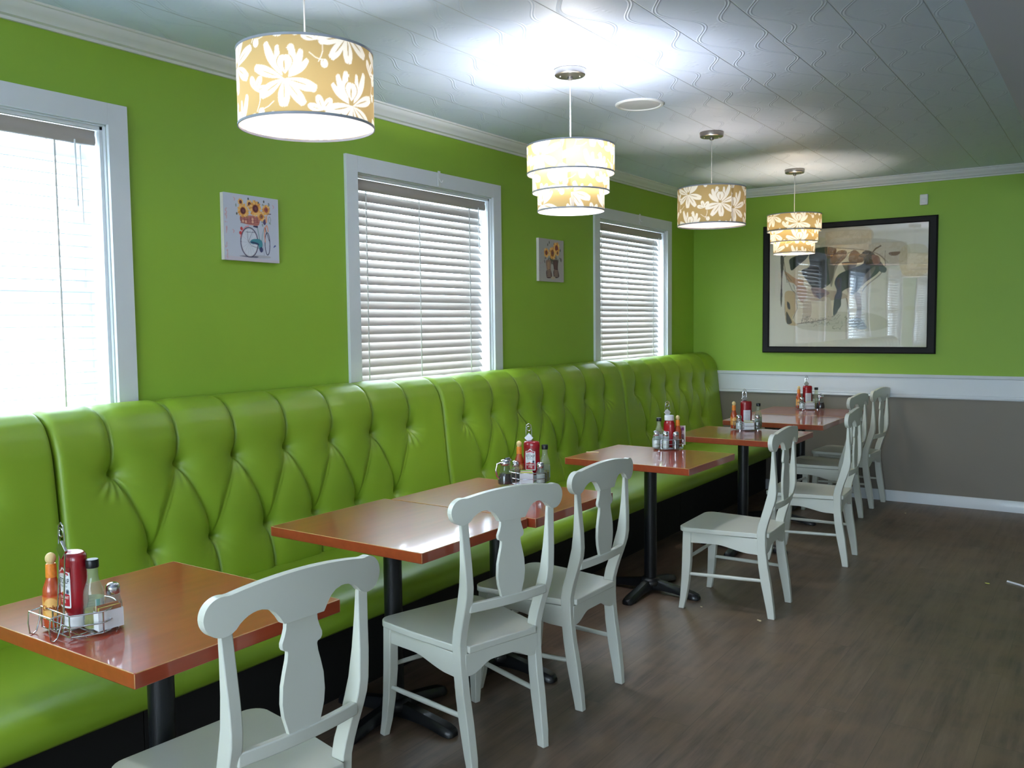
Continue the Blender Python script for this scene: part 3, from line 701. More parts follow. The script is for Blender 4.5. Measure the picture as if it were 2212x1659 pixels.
def pendant(x, y, tiers, rot, watt, lc, label, diff=True, zoff=0.0, bz=2.18, shift=0.0):
    root = empty('pendant_lamp', (x, y, H)); tag(root, label, 'pendant lamp', 'floral pendant lamps')
    m = MB(); m.lathe([(.071, 0), (.073, -.004), (.070, -.026), (.066, -.029), (.02, -.030), (.012, -.033), (.012, -.045), (.004, -.048)], 48); cn = m.build('canopy', MT['nickel'], root)
    m = MB()
    for k in (0, 1): a = .6 + PI * k; m.sphere((.045 * math.cos(a), .045 * math.sin(a), -.031), .005, 1, 1, .6, 10, 6)
    m.build('screw', MT['chrome'], cn)
    zt = max(t_[2] for t_ in tiers) + zoff - H; zb = min(t_[1] for t_ in tiers) + zoff - H
    m = MB(); m.tube([(0, 0, -.046), (0, 0, zt + .0), (0, 0, bz - H + .05)], .0028, 8); m.build('cord', MT['cord'], root)
    m = MB(); Rt = tiers[0][0]
    for k in range(3): a = 2 * PI * k / 3 + .4; m.tube([(0, 0, zt - .012), (Rt * .5 * math.cos(a), Rt * .5 * math.sin(a), zt - .008), ((Rt - .001) * math.cos(a), (Rt - .001) * math.sin(a), zt - .004)], .0018, 6)
    m.build('spider', MT['chrome'], root)
    m = MB(); m.lathe([(.018, bz - H + .025), (.019, bz - H + .06), (.010, bz - H + .068)], 16); m.build('socket', MT['white'], root)
    for i, (R, z0, z1, key) in enumerate(tiers): shade(R, z0 + zoff - H, z1 + zoff - H, key, root, rot + i * .09)
    if diff:
        R = tiers[-1][0]; m = MB(); m.lathe([(R - .003, zb + .006), (R - .003, zb + .004)], 64); m.build('diffuser', MT['diff'], root)
    m = MB(); m.sphere((0, 0, bz - H), .028, 1, 1, 1.15, 20, 12); bu = m.build('bulb', bulb_mat(lc + (1,), 6), root); bu.visible_shadow = False
    l = bpy.data.lights.new('bulb_light', 'POINT'); l.energy = watt; l.color = lc; l.shadow_soft_size = .03
    lo = bpy.data.objects.new('bulb_light', l); COL.objects.link(lo); lo.parent = root; lo.location = (.5 * shift, -.86 * shift, bz - H)
D = lambda: [(.205, 2.108, 2.329, 1)]
T3 = lambda: [(.200, 2.177, 2.300, 2), (.176, 2.094, 2.184, 3), (.153, 2.009, 2.101, 4)]
COOL, WARM = (.93, .94, 1.0), (1.0, .86, .70)
pendant(1.16, 1.97, D(), 2.2, 7.5, COOL, 'large drum pendant lamp nearest the viewer, over the near window side')
pendant(1.155, 3.585, T3(), -1.22, 20, COOL, 'brightest three-tiered pendant lamp, hanging before the middle window', False, 0, 2.235, .085)
pendant(1.165, 5.27, D(), -.60, 3.4, (1, .9, .84), 'smaller-looking drum pendant lamp, third along the ceiling', True, -.025)
pendant(1.17, 6.945, T3(), 2.4, 9, WARM, 'farthest three-tiered pendant lamp, overlapping the corner of the cow picture', False)

pendant(1.16, .30, T3(), .5, 16, COOL, 'unseen three-tiered pendant lamp, added beside the viewpoint to brighten the near bench', False, 0, 2.235)  # added out of view to brighten the near bench and first table
pendant(1.16, -1.37, D(), 1.5, 8, COOL, 'unseen drum pendant lamp, added behind the viewpoint for more light')  # second added lamp, unseen, more light from behind the camera

# ceiling speaker
root = empty('ceiling_speaker', (1.125, 4.36, H)); tag(root, 'round white speaker grille set in the ceiling between the lamps', 'ceiling speaker')
m = MB(); m.lathe([(.128, 0), (.128, -.004), (.122, -.009), (.112, -.009), (.108, -.004), (.108, 0)], 64); m.build('bezel', MT['white'], root)
m = MB(); m.lathe([(.107, -.001), (.107, -.0045), (.06, -.0055), (.001, -.006)], 64); m.build('grille', mat('white_perforated_grille', rgb(205, 208, 212), .6, bump=.6, bscale=900), root)

# wall sensor
root = empty('wall_sensor', (1.945, LB, 2.44)); tag(root, 'small white motion sensor on the green wall above the cow picture', 'sensor')
m = MB(); m.box(-.030, .030, -.026, 0, -.042, .042); m.build('housing', MT['white'], root, bevel=.007, seg=3)
m = MB(); m.box(-.020, .020, -.031, -.025, -.028, .006); m.build('lens', MT['whitep'], root, bevel=.003)

# ------------------------------------------------------------------ wall art
def canvas_thing(name, label, y0, y1, z0, z1, cv, th=.022, tilt=0):
    root = empty(name, (0.0, (y0 + y1) / 2, (z0 + z1) / 2)); root.rotation_euler = (tilt, 0, 0); tag(root, label, 'picture', 'sunflower canvases on the green wall')
    hy, hz = (y1 - y0) / 2, (z1 - z0) / 2
    m = MB(); m.box(.002, th, -hy, hy, -hz, hz); m.build('stretched_canvas', MT['canvasside'], root, smooth=0)
    painted('print', cv, lambda u, v: (th + .0008, -hy + u, -hz + v), MT['canvas'], root)
def sunflower(cv, x, y, r, cen=(92, 36, 40)):
    for k in range(16):
        a = 2 * PI * k / 16 + random.uniform(-.1, .1); petal(cv, x, y, a, r * random.uniform(.92, 1.1), r * .17, random.choice([(236, 176, 92), (222, 152, 70), (240, 192, 112)]), None, False)
    cv.ell(x, y, r * .5, r * .52, (176, 96, 50)); cv.ell(x, y, r * .40, r * .42, cen); cv.ell(x + r * .05, y, r * .2, r * .22, (120, 70, 76))
def bike_canvas():
    w, h = .306, .292; cv = Canvas(w, h, 190, 182, (196, 200, 214), 2); q = lambda px, py: ((px - 185) / 980 * w, h - (py - 210 - (px - 185) * .12) / 1195 * h * (1 + (px - 185) / 980 * .03))
    cv.poly([(0, 0), (w, 0), (w, .012), (0, .02)], (206, 190, 200), .6)
    for i in range(26): cv.ell(.012 + random.uniform(-.004, .006), random.uniform(.01, .24), .003, random.uniform(.002, .008), (206, 150, 158), alpha=.55)
    for px, py in ((375, 330), (1070, 462), (350, 895), (230, 560)): 
        x, y = q(px, py); cv.line([(x - .004, y + .006), (x + .004, y), (x, y - .008)], .003, (216, 130, 140), .8)
    x, y = q(1085, 1180); cv.blob([(x - .008, y - .006), (x + .007, y + .002), (x, y + .006)], (70, 80, 150))
    D1, T_ = (52, 48, 84), (64, 140, 152)
    x, y = q(660, 1355); cv.blob([(x - .06, y), (x, y - .006), (x + .1, y - .002), (x + .09, y + .008), (x - .02, y + .007)], (150, 140, 140), .45)
    x, y = q(500, 1345); cv.blob([(x - .02, y), (x + .07, y - .004), (x + .08, y + .004)], D1, .75)
    # wheels
    cx, cy = q(625, 1100); cv.ell(cx, cy, .047, .064, (212, 216, 226)); cv.ring(cx, cy, .048, .065, .0042, D1); cv.ring(cx, cy, .044, .061, .0012, (150, 110, 120))
    for k in range(14): a = 2 * PI * k / 14; cv.line([(cx, cy), (cx + .044 * math.cos(a), cy + .061 * math.sin(a))], .0007, (120, 120, 140), .7)
    fx, fy = q(950, 1130); cv.ring(fx, fy, .014, .050, .0038, D1); cv.ring(fx - .003, fy + .02, .010, .062, .005, (222, 150, 120), 0, .6, 2.6)
    cv.ring(cx, cy + .003, .050, .068, .004, (230, 130, 140), 0, 1.6, 2.9)
    L = lambda pts, wd, c: cv.line([q(*p_) for p_ in pts], wd, c)
    L([(560, 915), (740, 925)], .0018, D1); L([(590, 900), (600, 1080), (650, 1140)], .0016, D1); L([(690, 900), (610, 1080)], .0014, D1)
    L([(770, 820), (800, 1000), (830, 1180)], .004, (120, 160, 160)); L([(900, 830), (860, 980), (835, 1180)], .0034, (130, 165, 170)); L([(905, 830), (900, 980), (910, 1100)], .005, (224, 150, 126)); L([(915, 850), (985, 1080)], .003, D1)
    L([(650, 1160), (800, 1210)], .0016, D1); L([(870, 1140), (885, 1340)], .0012, (120, 120, 150))
    x, y = q(745, 1090); cv.blob([(x - .034, y - .004), (x - .02, y + .009), (x + .02, y + .012), (x + .036, y - .004), (x + .03, y - .034), (x + .018, y - .036), (x + .008, y - .012), (x - .02, y - .012)], T_)
    cv.blob([(x - .032, y - .006), (x + .014, y - .014), (x + .010, y - .006), (x - .02, y - .001)], (40, 60, 100)); cv.ell(x + .028, y - .034, .010, .012, (60, 66, 110))
    for px, py in ((490, 855), (470, 930)): x, y = q(px, py); cv.ell(x, y, .007, .008, (206, 70, 70))
    x, y = q(735, 815); cv.blob([(x - .012, y), (x, y + .005), (x + .014, y + .002), (x + .012, y - .006), (x - .008, y - .004)], D1)
    # basket
    cv.blob([q(470, 640), q(560, 620), (q(800, 650)), q(800, 790), q(700, 800), q(500, 750)], (190, 120, 108))
    for k in range(6): L([(480 + k * 58, 650), (495 + k * 56, 755)], .0022, (120, 52, 62)); 
    for k in range(4): L([(475, 655 + k * 32), (805, 690 + k * 30)], .002, (132, 60, 66))
    for px, py in ((520, 720), (570, 735), (690, 690), (690, 740)): x, y = q(px, py); cv.ell(x, y, .006, .006, (226, 176, 150))
    # leaves and flowers
    for i in range(34):
        px, py = random.uniform(400, 1010), random.uniform(370, 800); x, y = q(px, py)
        if py > 640 and px < 860: continue
        cv.ell(x, y, random.uniform(.004, .009), .004, random.choice([(120, 140, 130), (90, 100, 96), (150, 160, 150), (170, 130, 70)]), random.uniform(0, 3), .75)
    for px, py in ((800, 400), (900, 375), (620, 330), (500, 370), (415, 590)): x, y = q(px, py); cv.ell(x, y, .004, .006, (70, 76, 70))
    L([(930, 595), (1025, 598)], .004, (100, 60, 80)); x, y = q(905, 735); cv.ell(x, y, .009, .014, (84, 66, 110)); x, y = q(940, 690); cv.ell(x, y, .006, .018, (226, 160, 110), alpha=.8); x, y = q(1000, 700); cv.ring(x, y, .006, .014, .002, (110, 130, 120))
    sunflower(cv, *q(485, 385), .016); sunflower(cv, *q(640, 420), .018); sunflower(cv, *q(850, 640), .022, (170, 110, 60)); sunflower(cv, *q(940, 520), .024, (176, 80, 70))
    sunflower(cv, *q(525, 540), .032); sunflower(cv, *q(745, 500), .036)
    return cv
canvas_thing('canvas_print', 'square canvas of a bicycle carrying sunflowers, between the near and middle windows', 2.541, 2.849, 1.789, 2.080, bike_canvas(), tilt=-.006)
def boots_canvas():
    w, h = .322, .288; cv = Canvas(w, h, 150, 135, (172, 168, 166), 2); q = lambda px, py: ((px - 330) / 730 * w, h - (py - 195 - (px - 330) * .09) / 1290 * h)
    for i in range(16): x, y = q(random.uniform(340, 460), random.uniform(480, 1300)); cv.ell(x, y, .006, .004, (170, 140, 150), alpha=.5)
    for i in range(60):
        px, py = random.gauss(730, 120), random.gauss(880, 60); x, y = q(px, py); cv.ell(x, y, .012, .006, random.choice([(80, 78, 70), (100, 84, 80), (90, 90, 60)]), random.uniform(0, 3), .7)
    for px in (610, 820):
        cv.blob([q(px - 80, 880), q(px + 60, 880), q(px + 60, 1130), q(px + 95, 1370), q(px - 60, 1390), q(px - 60, 1150)], (92, 66, 66) if px > 700 else (150, 120, 104))
        cv.blob([q(px - 40, 940), q(px + 20, 920), q(px + 20, 1120), q(px - 30, 1130)], (176, 140, 108) if px < 700 else (104, 72, 70))
        cv.blob([q(px - 70, 1180), q(px + 60, 1170), q(px + 80, 1380), q(px - 50, 1390)], (92, 70, 72))
        for k in range(5): cv.line([q(px - 50, 1160 + k * 45), q(px + 55, 1190 + k * 42)], .004, (176, 150, 130))
    x, y = q(740, 1400); cv.ell(x, y, .03, .01, (186, 170, 148))
    for px, py in ((630, 330), (585, 400), (770, 380), (955, 565)): x, y = q(px, py); cv.ell(x, y, .006, .01, (96, 98, 84))
    sunflower(cv, *q(545, 640), .034, (130, 64, 34)); sunflower(cv, *q(845, 500), .044, (140, 56, 38)); sunflower(cv, *q(720, 650), .046, (150, 92, 38)); sunflower(cv, *q(870, 640), .022, (150, 92, 50))
    return cv
canvas_thing('canvas_print', 'narrow-looking canvas of sunflowers in a pair of boots, between the middle and far windows', 5.095, 5.417, 1.780, 2.068, boots_canvas())

def cow_canvas():
    w, h = 1.275, .997; cv = Canvas(w, h, 330, 258, (218, 213, 198), 2)
    def q(px, py):
        u = (px - 160) / 1715; yt = 290 - 130 * u; return (u * w, h * (1 - (py - yt) / (1500 - yt)))
    B = lambda pts, c, a=1: cv.blob([q(*p_) for p_ in pts], c, a)
    L = lambda pts, wd, c, a=1: cv.line([q(*p_) for p_ in pts], wd, c, a)
    # washes
    B([(700, 240), (1240, 220), (1260, 380), (720, 420)], (190, 168, 126), .55); B([(800, 370), (1600, 370), (1600, 600), (850, 640)], (186, 178, 158), .7)
    B([(1600, 440), (1850, 420), (1860, 700), (1620, 720)], (196, 186, 140), .5); B([(500, 1150), (1250, 1130), (1500, 1250), (1250, 1330), (550, 1310)], (176, 172, 138), .5)
    for k in range(30): x0, y0_ = random.uniform(820, 1800), random.uniform(420, 1150); B([(x0 - 60, y0_), (x0, y0_ - 26), (x0 + 70, y0_), (x0, y0_ + 26)], random.choice([(196, 190, 168), (206, 196, 160), (186, 186, 170)]), .25)
    # white body
    B([(322, 552), (620, 452), (1200, 462), (1428, 552), (1408, 708), (1208, 908), (1190, 1210), (1074, 1210), (1034, 988), (960, 968), (908, 1170), (556, 1250), (372, 1238), (352, 960), (474, 900), (552, 840), (372, 764)], (112, 96, 84), .8)
    B([(330, 560), (620, 460), (1200, 470), (1420, 560), (1400, 700), (1200, 900), (1180, 1200), (1080, 1200), (1040, 980), (960, 960), (900, 1160), (560, 1240), (380, 1230), (360, 960), (480, 900), (560, 840), (380, 760)], (216, 205, 178))
    B([(560, 900), (900, 900), (1050, 960), (900, 1000), (600, 1010)], (184, 164, 138)); B([(1000, 760), (1180, 840), (1190, 980), (1080, 960)], (190, 172, 146))
    # tan shading and hind legs
    B([(340, 700), (460, 770), (560, 800), (520, 900), (450, 830), (380, 800)], (186, 146, 110)); B([(350, 920), (470, 930), (490, 1080), (430, 1200), (500, 1270), (370, 1250), (350, 1100)], (196, 172, 132))
    B([(480, 860), (580, 860), (590, 960), (560, 1030), (500, 980)], (180, 146, 124)); B([(370, 1020), (400, 1040), (408, 1100), (380, 1090)], (62, 48, 52)); B([(362, 1130), (385, 1150), (430, 1240), (372, 1250)], (70, 54, 50))
    # dark patches
    B([(620, 520), (720, 450), (860, 440), (900, 500), (905, 640), (860, 820), (700, 900), (640, 850), (540, 720), (545, 680), (625, 640)], (24, 26, 30)); B([(400, 570), (520, 520), (620, 490), (590, 560), (490, 640), (420, 690), (400, 640)], (24, 22, 22))
    B([(800, 440), (915, 455), (905, 520), (850, 570), (800, 520)], (92, 54, 36)); B([(940, 480), (1030, 480), (1010, 560), (900, 640), (880, 560)], (122, 92, 74)); B([(1070, 500), (1130, 470), (1215, 560), (1180, 600), (1060, 590)], (128, 100, 82))
    B([(990, 600), (1140, 600), (1100, 680), (1050, 720), (1000, 650)], (92, 76, 66)); B([(840, 560), (960, 560), (910, 700), (870, 860), (840, 720)], (110, 90, 80), .7)
    B([(1200, 490), (1290, 490), (1360, 560), (1380, 690), (1210, 830), (1130, 930), (1080, 930), (1090, 860), (980, 920), (975, 1060), (900, 1130), (905, 980), (930, 900), (905, 810), (960, 720), (1120, 650), (1215, 600)], (20, 24, 28))
    B([(650, 870), (780, 880), (850, 930), (740, 980), (680, 960)], (136, 104, 98)); B([(700, 930), (800, 930), (740, 990)], (90, 70, 80))
    # head
    B([(1200, 500), (1260, 470), (1330, 510), (1370, 560), (1440, 650), (1450, 690), (1400, 700), (1340, 650), (1240, 600)], (22, 30, 32)); B([(1300, 520), (1370, 530), (1385, 600), (1320, 610)], (132, 96, 80)); L([(1300, 500), (1340, 450), (1392, 420)], .012, (100, 84, 70)); B([(1210, 500), (1160, 530), (1220, 545)], (52, 50, 48))
    B([(1375, 640), (1450, 650), (1445, 700), (1395, 695)], (60, 66, 72)); L([(1440, 470), (1435, 560), (1470, 600)], .005, (130, 120, 100), .8); B([(1480, 490), (1590, 480), (1560, 520), (1490, 520)], (120, 100, 84))
    # front leg, tail, ground
    for pts in ([(372, 780), (430, 900), (470, 930), (490, 1090), (440, 1200)], [(560, 1040), (556, 1180), (540, 1250)], [(1040, 980), (1060, 1090), (1080, 1200)], [(1180, 930), (1195, 1080), (1188, 1230)], [(905, 640), (960, 560), (1000, 520)], [(1010, 560), (1050, 500), (1110, 470)], [(900, 500), (905, 470), (860, 440), (720, 446), (600, 500), (420, 560)], [(330, 600), (352, 720), (420, 800)]): L(pts, .0045, (70, 58, 54), .85)
    B([(560, 1010), (640, 1000), (650, 1150), (600, 1230), (560, 1200)], (190, 174, 150)); B([(800, 1000), (860, 990), (880, 1180), (820, 1210)], (196, 182, 158)); B([(1190, 860), (1320, 700), (1330, 640), (1240, 720)], (120, 106, 96), .7)
    B([(1120, 930), (1180, 930), (1200, 1100), (1180, 1280), (1130, 1250), (1150, 1080)], (150, 132, 116)); B([(960, 900), (990, 930), (950, 1100), (895, 1160), (905, 1010)], (42, 46, 52))
    B([(290, 550), (325, 550), (330, 620), (310, 800), (315, 960), (305, 1080), (292, 980), (300, 800)], (64, 52, 48)); L([(330, 600), (350, 700), (370, 820)], .004, (84, 66, 58)); L([(440, 840), (480, 930), (500, 1010), (560, 1030)], .003, (84, 66, 58)); L([(560, 820), (640, 860), (700, 950), (830, 960)], .003, (90, 74, 66))
    for i in range(70): L([(lambda a, b_: (a, b_))(random.uniform(520, 1290), random.uniform(1160, 1300))] * 1 + [(random.uniform(520, 1290), random.uniform(1180, 1290))], .002, (96, 92, 66), .10)
    for i in range(46):
        x0, y0_ = random.uniform(540, 860), random.uniform(1180, 1260); L([(x0, y0_), (x0 + random.uniform(-30, 40), y0_ + random.uniform(-20, 30))], .004, (100, 96, 76), .7)
        x0, y0_ = random.uniform(880, 1260), random.uniform(1160, 1320); L([(x0, y0_), (x0 + random.uniform(-30, 40), y0_ + random.uniform(-30, 40))], .004, (100, 98, 70), .7)
    B([(1060, 1220), (1180, 1190), (1260, 1290), (1190, 1310), (1090, 1280)], (70, 78, 62), .8)
    return cv
root = empty('framed_picture', (1.356, LB, 1.764)); tag(root, 'large black-framed watercolour print of a cow on the back wall', 'picture')
fx0, fx1, fz0, fz1 = .657 - 1.356, 2.052 - 1.356, 1.216 - 1.764, 2.313 - 1.764; ix0, ix1, iz0, iz1 = .712 - 1.356, 1.985 - 1.356, 1.270 - 1.764, 2.265 - 1.764
m = MB()
FP = [(0, -.002), (.0, -.030), (.15, -.036), (.85, -.030), (1.0, -.022), (1.0, -.002)]
rings = []
for (cx, cz, dx, dz) in [(fx0, fz0, ix0, iz0), (fx1, fz0, ix1, iz0), (fx1, fz1, ix1, iz1), (fx0, fz1, ix0, iz1)]:
    rings.append([Vector((cx + (dx - cx) * f, d, cz + (dz - cz) * f)) for f, d in FP])
m.quad_grid(rings, cu=True, cv=True); m.build('frame', MT['black'], root, smooth=20)
painted('print', cow_canvas(), lambda u, v: (ix0 - .002 + u, -.012, iz0 - .002 + v), MT['paper'], root)
m = MB(); m.box(ix0 - .003, ix1 + .003, -.0200, -.0185, iz0 - .003, iz1 + .003); m.build('glass', MT['picglass'], root, smooth=0)

# ------------------------------------------------------------------ condiments
SR, SD = Vector((.8279, .5608, 0)), Vector((-.5608, .8279, 0))
def at(c, s, d): return (c[0] + SR.x * s + SD.x * d, c[1] + SR.y * s + SD.y * d, TZ)
FACE = math.atan2(-SD.y, -SD.x)                  # towards the aisle end of the room
ZF = .0095                                     # floor of a wire caddy above the table
def make_caddy():
    root = empty('condiment_caddy', (0, 0, 0)); rw = .0019
    def dpath(z, k=1.0, n=14):
        # flat side along -y, rounded far side
        P = [(-.078 * k, -.060 * k), (.058 * k, -.066 * k)]
        P += [(.078 * k + .012 * k * math.sin(t), -.03 * k + .06 * k * (t / PI)) for t in [PI * q / 4 for q in range(5)]]
        P += [((.078 - .078 * 2 * (q / 8)) * k, (.042 + .032 * math.sin(PI * q / 8)) * k) for q in range(1, 8)]
        P += [(-.084 * k, .03 * k)]
        return [(x, y, z) for x, y in P]
    m = MB()
    for z, k in ((.060, 1.0), (.033, .99), (.008, .97)): m.tube(dpath(z, k), rw, 7, closed=True)
    for (x, y) in [(-.078, -.060), (-.02, -.063), (.058, -.066), (.088, 0), (.05, .066), (-.03, .072), (-.084, .0)]: m.tube([(x, y, .008), (x * 1.005, y * 1.005, .060)], rw, 7)
    for y in (-.04, -.013, .015, .043): m.tube([(-.078, y, .0075), (.083, y, .0075)], rw * .9, 7)
    for x in (-.045, .0, .045): m.tube([(x, -.062, .0055), (x, .07, .0055)], rw * .9, 7)
    for x in (-.06, .06):
        for y in (-.045, .05): m.tube([(x, y, .006), (x, y, .0)], rw * 1.6, 8)
    m.build('basket', MT['chrome'], root)
    m = MB(); m.tube([(-.07, -.066, .060), (-.07, -.094, .058), (-.07, -.097, .03), (-.07, -.094, .004), (-.07, -.086, .001), (-.07, -.078, .006), (-.07, -.070, .03), (-.07, -.066, .06)], rw, 7)
    m.tube([(.03, -.070, .060), (.03, -.096, .058), (.03, -.100, .03), (.03, -.097, .004), (.03, -.090, .001), (.03, -.082, .006), (.03, -.073, .03), (.03, -.069, .06)], rw, 7); m.tube([(-.07, -.094, .058), (.03, -.096, .058)], rw, 7); m.build('card_slot', MT['chrome'], root)
    m = MB(); m.tube([(-.014, -.058, .008), (-.013, -.050, .12), (-.013, -.045, .20), (-.013, -.045, .245), (-.010, -.045, .266), (0, -.045, .273), (.010, -.045, .266), (.013, -.045, .245), (.013, -.045, .20), (.013, -.050, .12), (.014, -.058, .008)], rw, 8)
    m.tube([(.0085 * math.sin(t), -.045, .250 + .011 * math.cos(t)) for t in [k * PI / 5 for k in range(-1, 9)]], rw, 8); m.build('handle', MT['chrome'], root)
    m = MB(); m.extr([(0, -.023), (.021, 0), (0, .023), (-.021, 0)], lambda u, v: Vector((u, -.0485, .207 + v)), lambda u, v: Vector((u, -.0415, .207 + v))); m.build('price_plate', MT['chrome'], root, bevel=.001, smooth=0)
    return root
def ketchup(loc, face, label, upright=False, plain=False):
    root = empty('ketchup_bottle', (loc[0], loc[1], loc[2] + ZF), face); tag(root, label, 'ketchup bottle', 'ketchup bottles in the caddies')
    SX, SY = .72, 1.0                            # flat faces look along local x
    prof = [(.024, .0285), (.026, .034), (.034, .046), (.0385, .062), (.0385, .10), (.0375, .14), (.0385, .165), (.0375, .176), (.033, .183), (.026, .184), (.018, .181), (.001, .180)]
    cap = [(.0265, 0), (.0275, .001), (.0275, .024), (.0255, .0285)]
    if upright:
        prof = [(.001, 0), (.030, 0), (.037, .004), (.0385, .012), (.0385, .12), (.037, .137), (.030, .150), (.024, .155)]; cap = [(.0265, .154), (.0275, .156), (.0275, .180), (.025, .183), (.001, .184)]
    m = MB(); m.lathe(prof, 40, sx=SX, sy=SY); m.build('bottle_body', MT['ketchup'], root, smooth=60)
    m = MB(); m.lathe(cap, 36); m.build('cap', MT['whitecap'], root)
    r0 = .0388
    def fm(off):
        def f(u, v):
            a = u / (r0 * 1.0); return ((r0 * SX + off) * math.cos(a) * 1.0 + 0.0, (r0 * SY + off) * math.sin(a), v)
        return f
    w, h = .050, .100; z0 = .052 if not upright else .02
    if plain:
        cv = Canvas(w, h * .72, 34, 48, (208, 208, 214), 2)
        for k in range(9): cv.line([(.006, .008 + k * .007), (.044 - random.uniform(0, .01), .008 + k * .007)], .0012, (150, 150, 160), .7)
        lb = painted('label', cv, lambda u, v: fm(.0006)(u - w / 2, v + z0), MT['label'], root); return root
    # arched label: white border, red mountain crest, white middle, red foot
    RD = (170, 24, 44)
    cv = Canvas(w, h, 60, 120, (128, 12, 22), 2)
    arch = lambda k: [(w * (.5 + (x - .5) * k), h * (.5 + (y - .5) * (1 - (1 - k) * .5))) for x, y in [(.02, .02), (.98, .02), (.98, .80), (.90, .87), (.70, .90), (.62, .95), (.5, .99), (.38, .95), (.30, .90), (.10, .87), (.02, .80)]]
    cv.blob(arch(1.0), (228, 230, 232)); cv.poly(arch(.97), (228, 230, 232)); cv.poly(arch(.88), (222, 226, 228))
    I = lambda x, y: (w * x, h * y)
    cv.poly([I(.10, .80), I(.90, .80), I(.86, .86), I(.68, .875), I(.5, .955), I(.32, .875), I(.14, .86)], RD); cv.poly([I(.2, .765), I(.8, .765), I(.8, .82), I(.62, .835), I(.5, .85), I(.38, .835), I(.2, .82)], (214, 206, 212))
    cv.poly([I(.2, .765), I(.8, .765), I(.8, .78), I(.2, .78)], (160, 130, 140), .5)
    cv.poly([I(.08, .05), I(.92, .05), I(.92, .33), I(.72, .36), I(.6, .34), I(.45, .42), I(.3, .35), I(.08, .33)], RD); cv.poly([I(.3, .37), I(.45, .45), I(.62, .37), I(.5, .36), I(.45, .40), I(.38, .36)], (236, 232, 228)); cv.poly([I(.42, .34), I(.5, .38), I(.58, .34)], (230, 170, 60))
    cv.ell(w * .80, h * .40, .0055, .0065, (50, 60, 84)); cv.ring(w * .80, h * .40, .0042, .005, .0006, (200, 210, 220))
    o = painted('label', cv, lambda u, v: fm(.0006)(u - w / 2, v + z0), MT['label'], root)
    g = fm(.0010)
    text_bent('lettering', 'KETCHUP', .0185, .52, 0, z0 + h * .655, g, MT['ink'], o, .0002); text_bent('lettering', 'All Natural', .0085, .85, 0, z0 + h * .535, g, MT['teal'], o)
    text_bent('lettering', 'RESTAURANT', .0098, .62, 0, z0 + h * .255, g, MT['cream'], o, .0001); text_bent('lettering', 'STYLE', .0098, .7, 0, z0 + h * .155, g, MT['cream'], o, .0001)
    return root
def hot_sauce(loc, face, label, tilt=0):
    root = empty('hot_sauce_bottle', (loc[0], loc[1], loc[2] + ZF), face); root.rotation_euler = (0, tilt, face); tag(root, label, 'sauce bottle', 'hot sauce bottles in the caddies')
    m = MB(); m.lathe([(.001, 0), (.019, 0), (.0215, .004), (.0215, .085), (.020, .098), (.0145, .112), (.0115, .122), (.0112, .150)], 32); m.build('bottle_body', MT['hot'], root, smooth=60)
    m = MB(); m.lathe([(.0125, .122), (.0128, .124), (.0122, .152), (.011, .155)], 28); m.build('neck_wrap', mat('orange_neck_wrap', rgb(226, 132, 44), .5, var=.3, vscale=120), root)
    m = MB(); m.sphere((0, 0, .168), .0125, 1, 1, 1.15, 20, 14); m.lathe([(.008, .150), (.008, .162)], 16); m.build('ball_cap', MT['wooden'], root, smooth=80)
    w, h = .07, .062; cv = Canvas(w, h, 46, 42, (222, 160, 78), 2); cv.ell(w / 2, h * .9, .022, .016, (200, 110, 50)); cv.ell(w / 2, h * .55, .018, .022, (236, 190, 110), alpha=.8); cv.poly([(0, 0), (w, 0), (w, .006), (0, .006)], (170, 60, 30)); cv.poly([(0, h - .004), (w, h - .004), (w, h), (0, h)], (190, 60, 30))
    f = lambda off: (lambda u, v: ((.0215 + off) * math.cos(u / .0215), (.0215 + off) * math.sin(u / .0215), v))
    o = painted('label', cv, lambda u, v: f(.0005)(u - w / 2, v + .018), MT['label'], root)
    text_bent('lettering', 'Cholula', .017, .85, 0, .05, f(.0009), MT['redink'], o, .0002)
    return root
def vinegar(loc, face, label, tilt=0):
    root = empty('pepper_sauce_bottle', (loc[0], loc[1], loc[2] + ZF), face); root.rotation_euler = (tilt, 0, face); tag(root, label, 'sauce bottle', 'pepper sauce bottles in the caddies')
    m = MB(); m.lathe([(.001, .0), (.021, 0), (.0235, .004), (.0235, .082), (.021, .096), (.0145, .115), (.0125, .128), (.0122, .150)], 32); m.build('glass', MT['gglass'], root, smooth=60)
    m = MB(); m.lathe([(.001, .003), (.0205, .003), (.0213, .008), (.0213, .046), (.001, .047)], 24); m.build('liquid', MT['olive'], root)
    m = MB(); m.lathe([(.0145, .148), (.0150, .150), (.0150, .166), (.0138, .168), (.001, .168)], 28); m.build('cap', MT['blackcap'], root)
    w, h = .105, .056; cv = Canvas(w, h, 66, 36, (206, 214, 216), 2)
    for k in range(7): cv.line([(.070, .008 + k * .0065), (.097, .008 + k * .0065)], .0012, (90, 110, 140), .8)
    cv.poly([(.002, .0), (.012, 0), (.012, h), (.002, h)], (120, 170, 160)); cv.line([(.018, .01), (.022, .045)], .002, (60, 90, 150), .8)
    def f(u, v): a = (u + .022) / .0235; return (.0240 * math.cos(a), .0240 * math.sin(a), v)
    cv2 = cv
    painted('label', cv2, lambda u, v: f(u, v + .018), MT['label'], root)
    return root
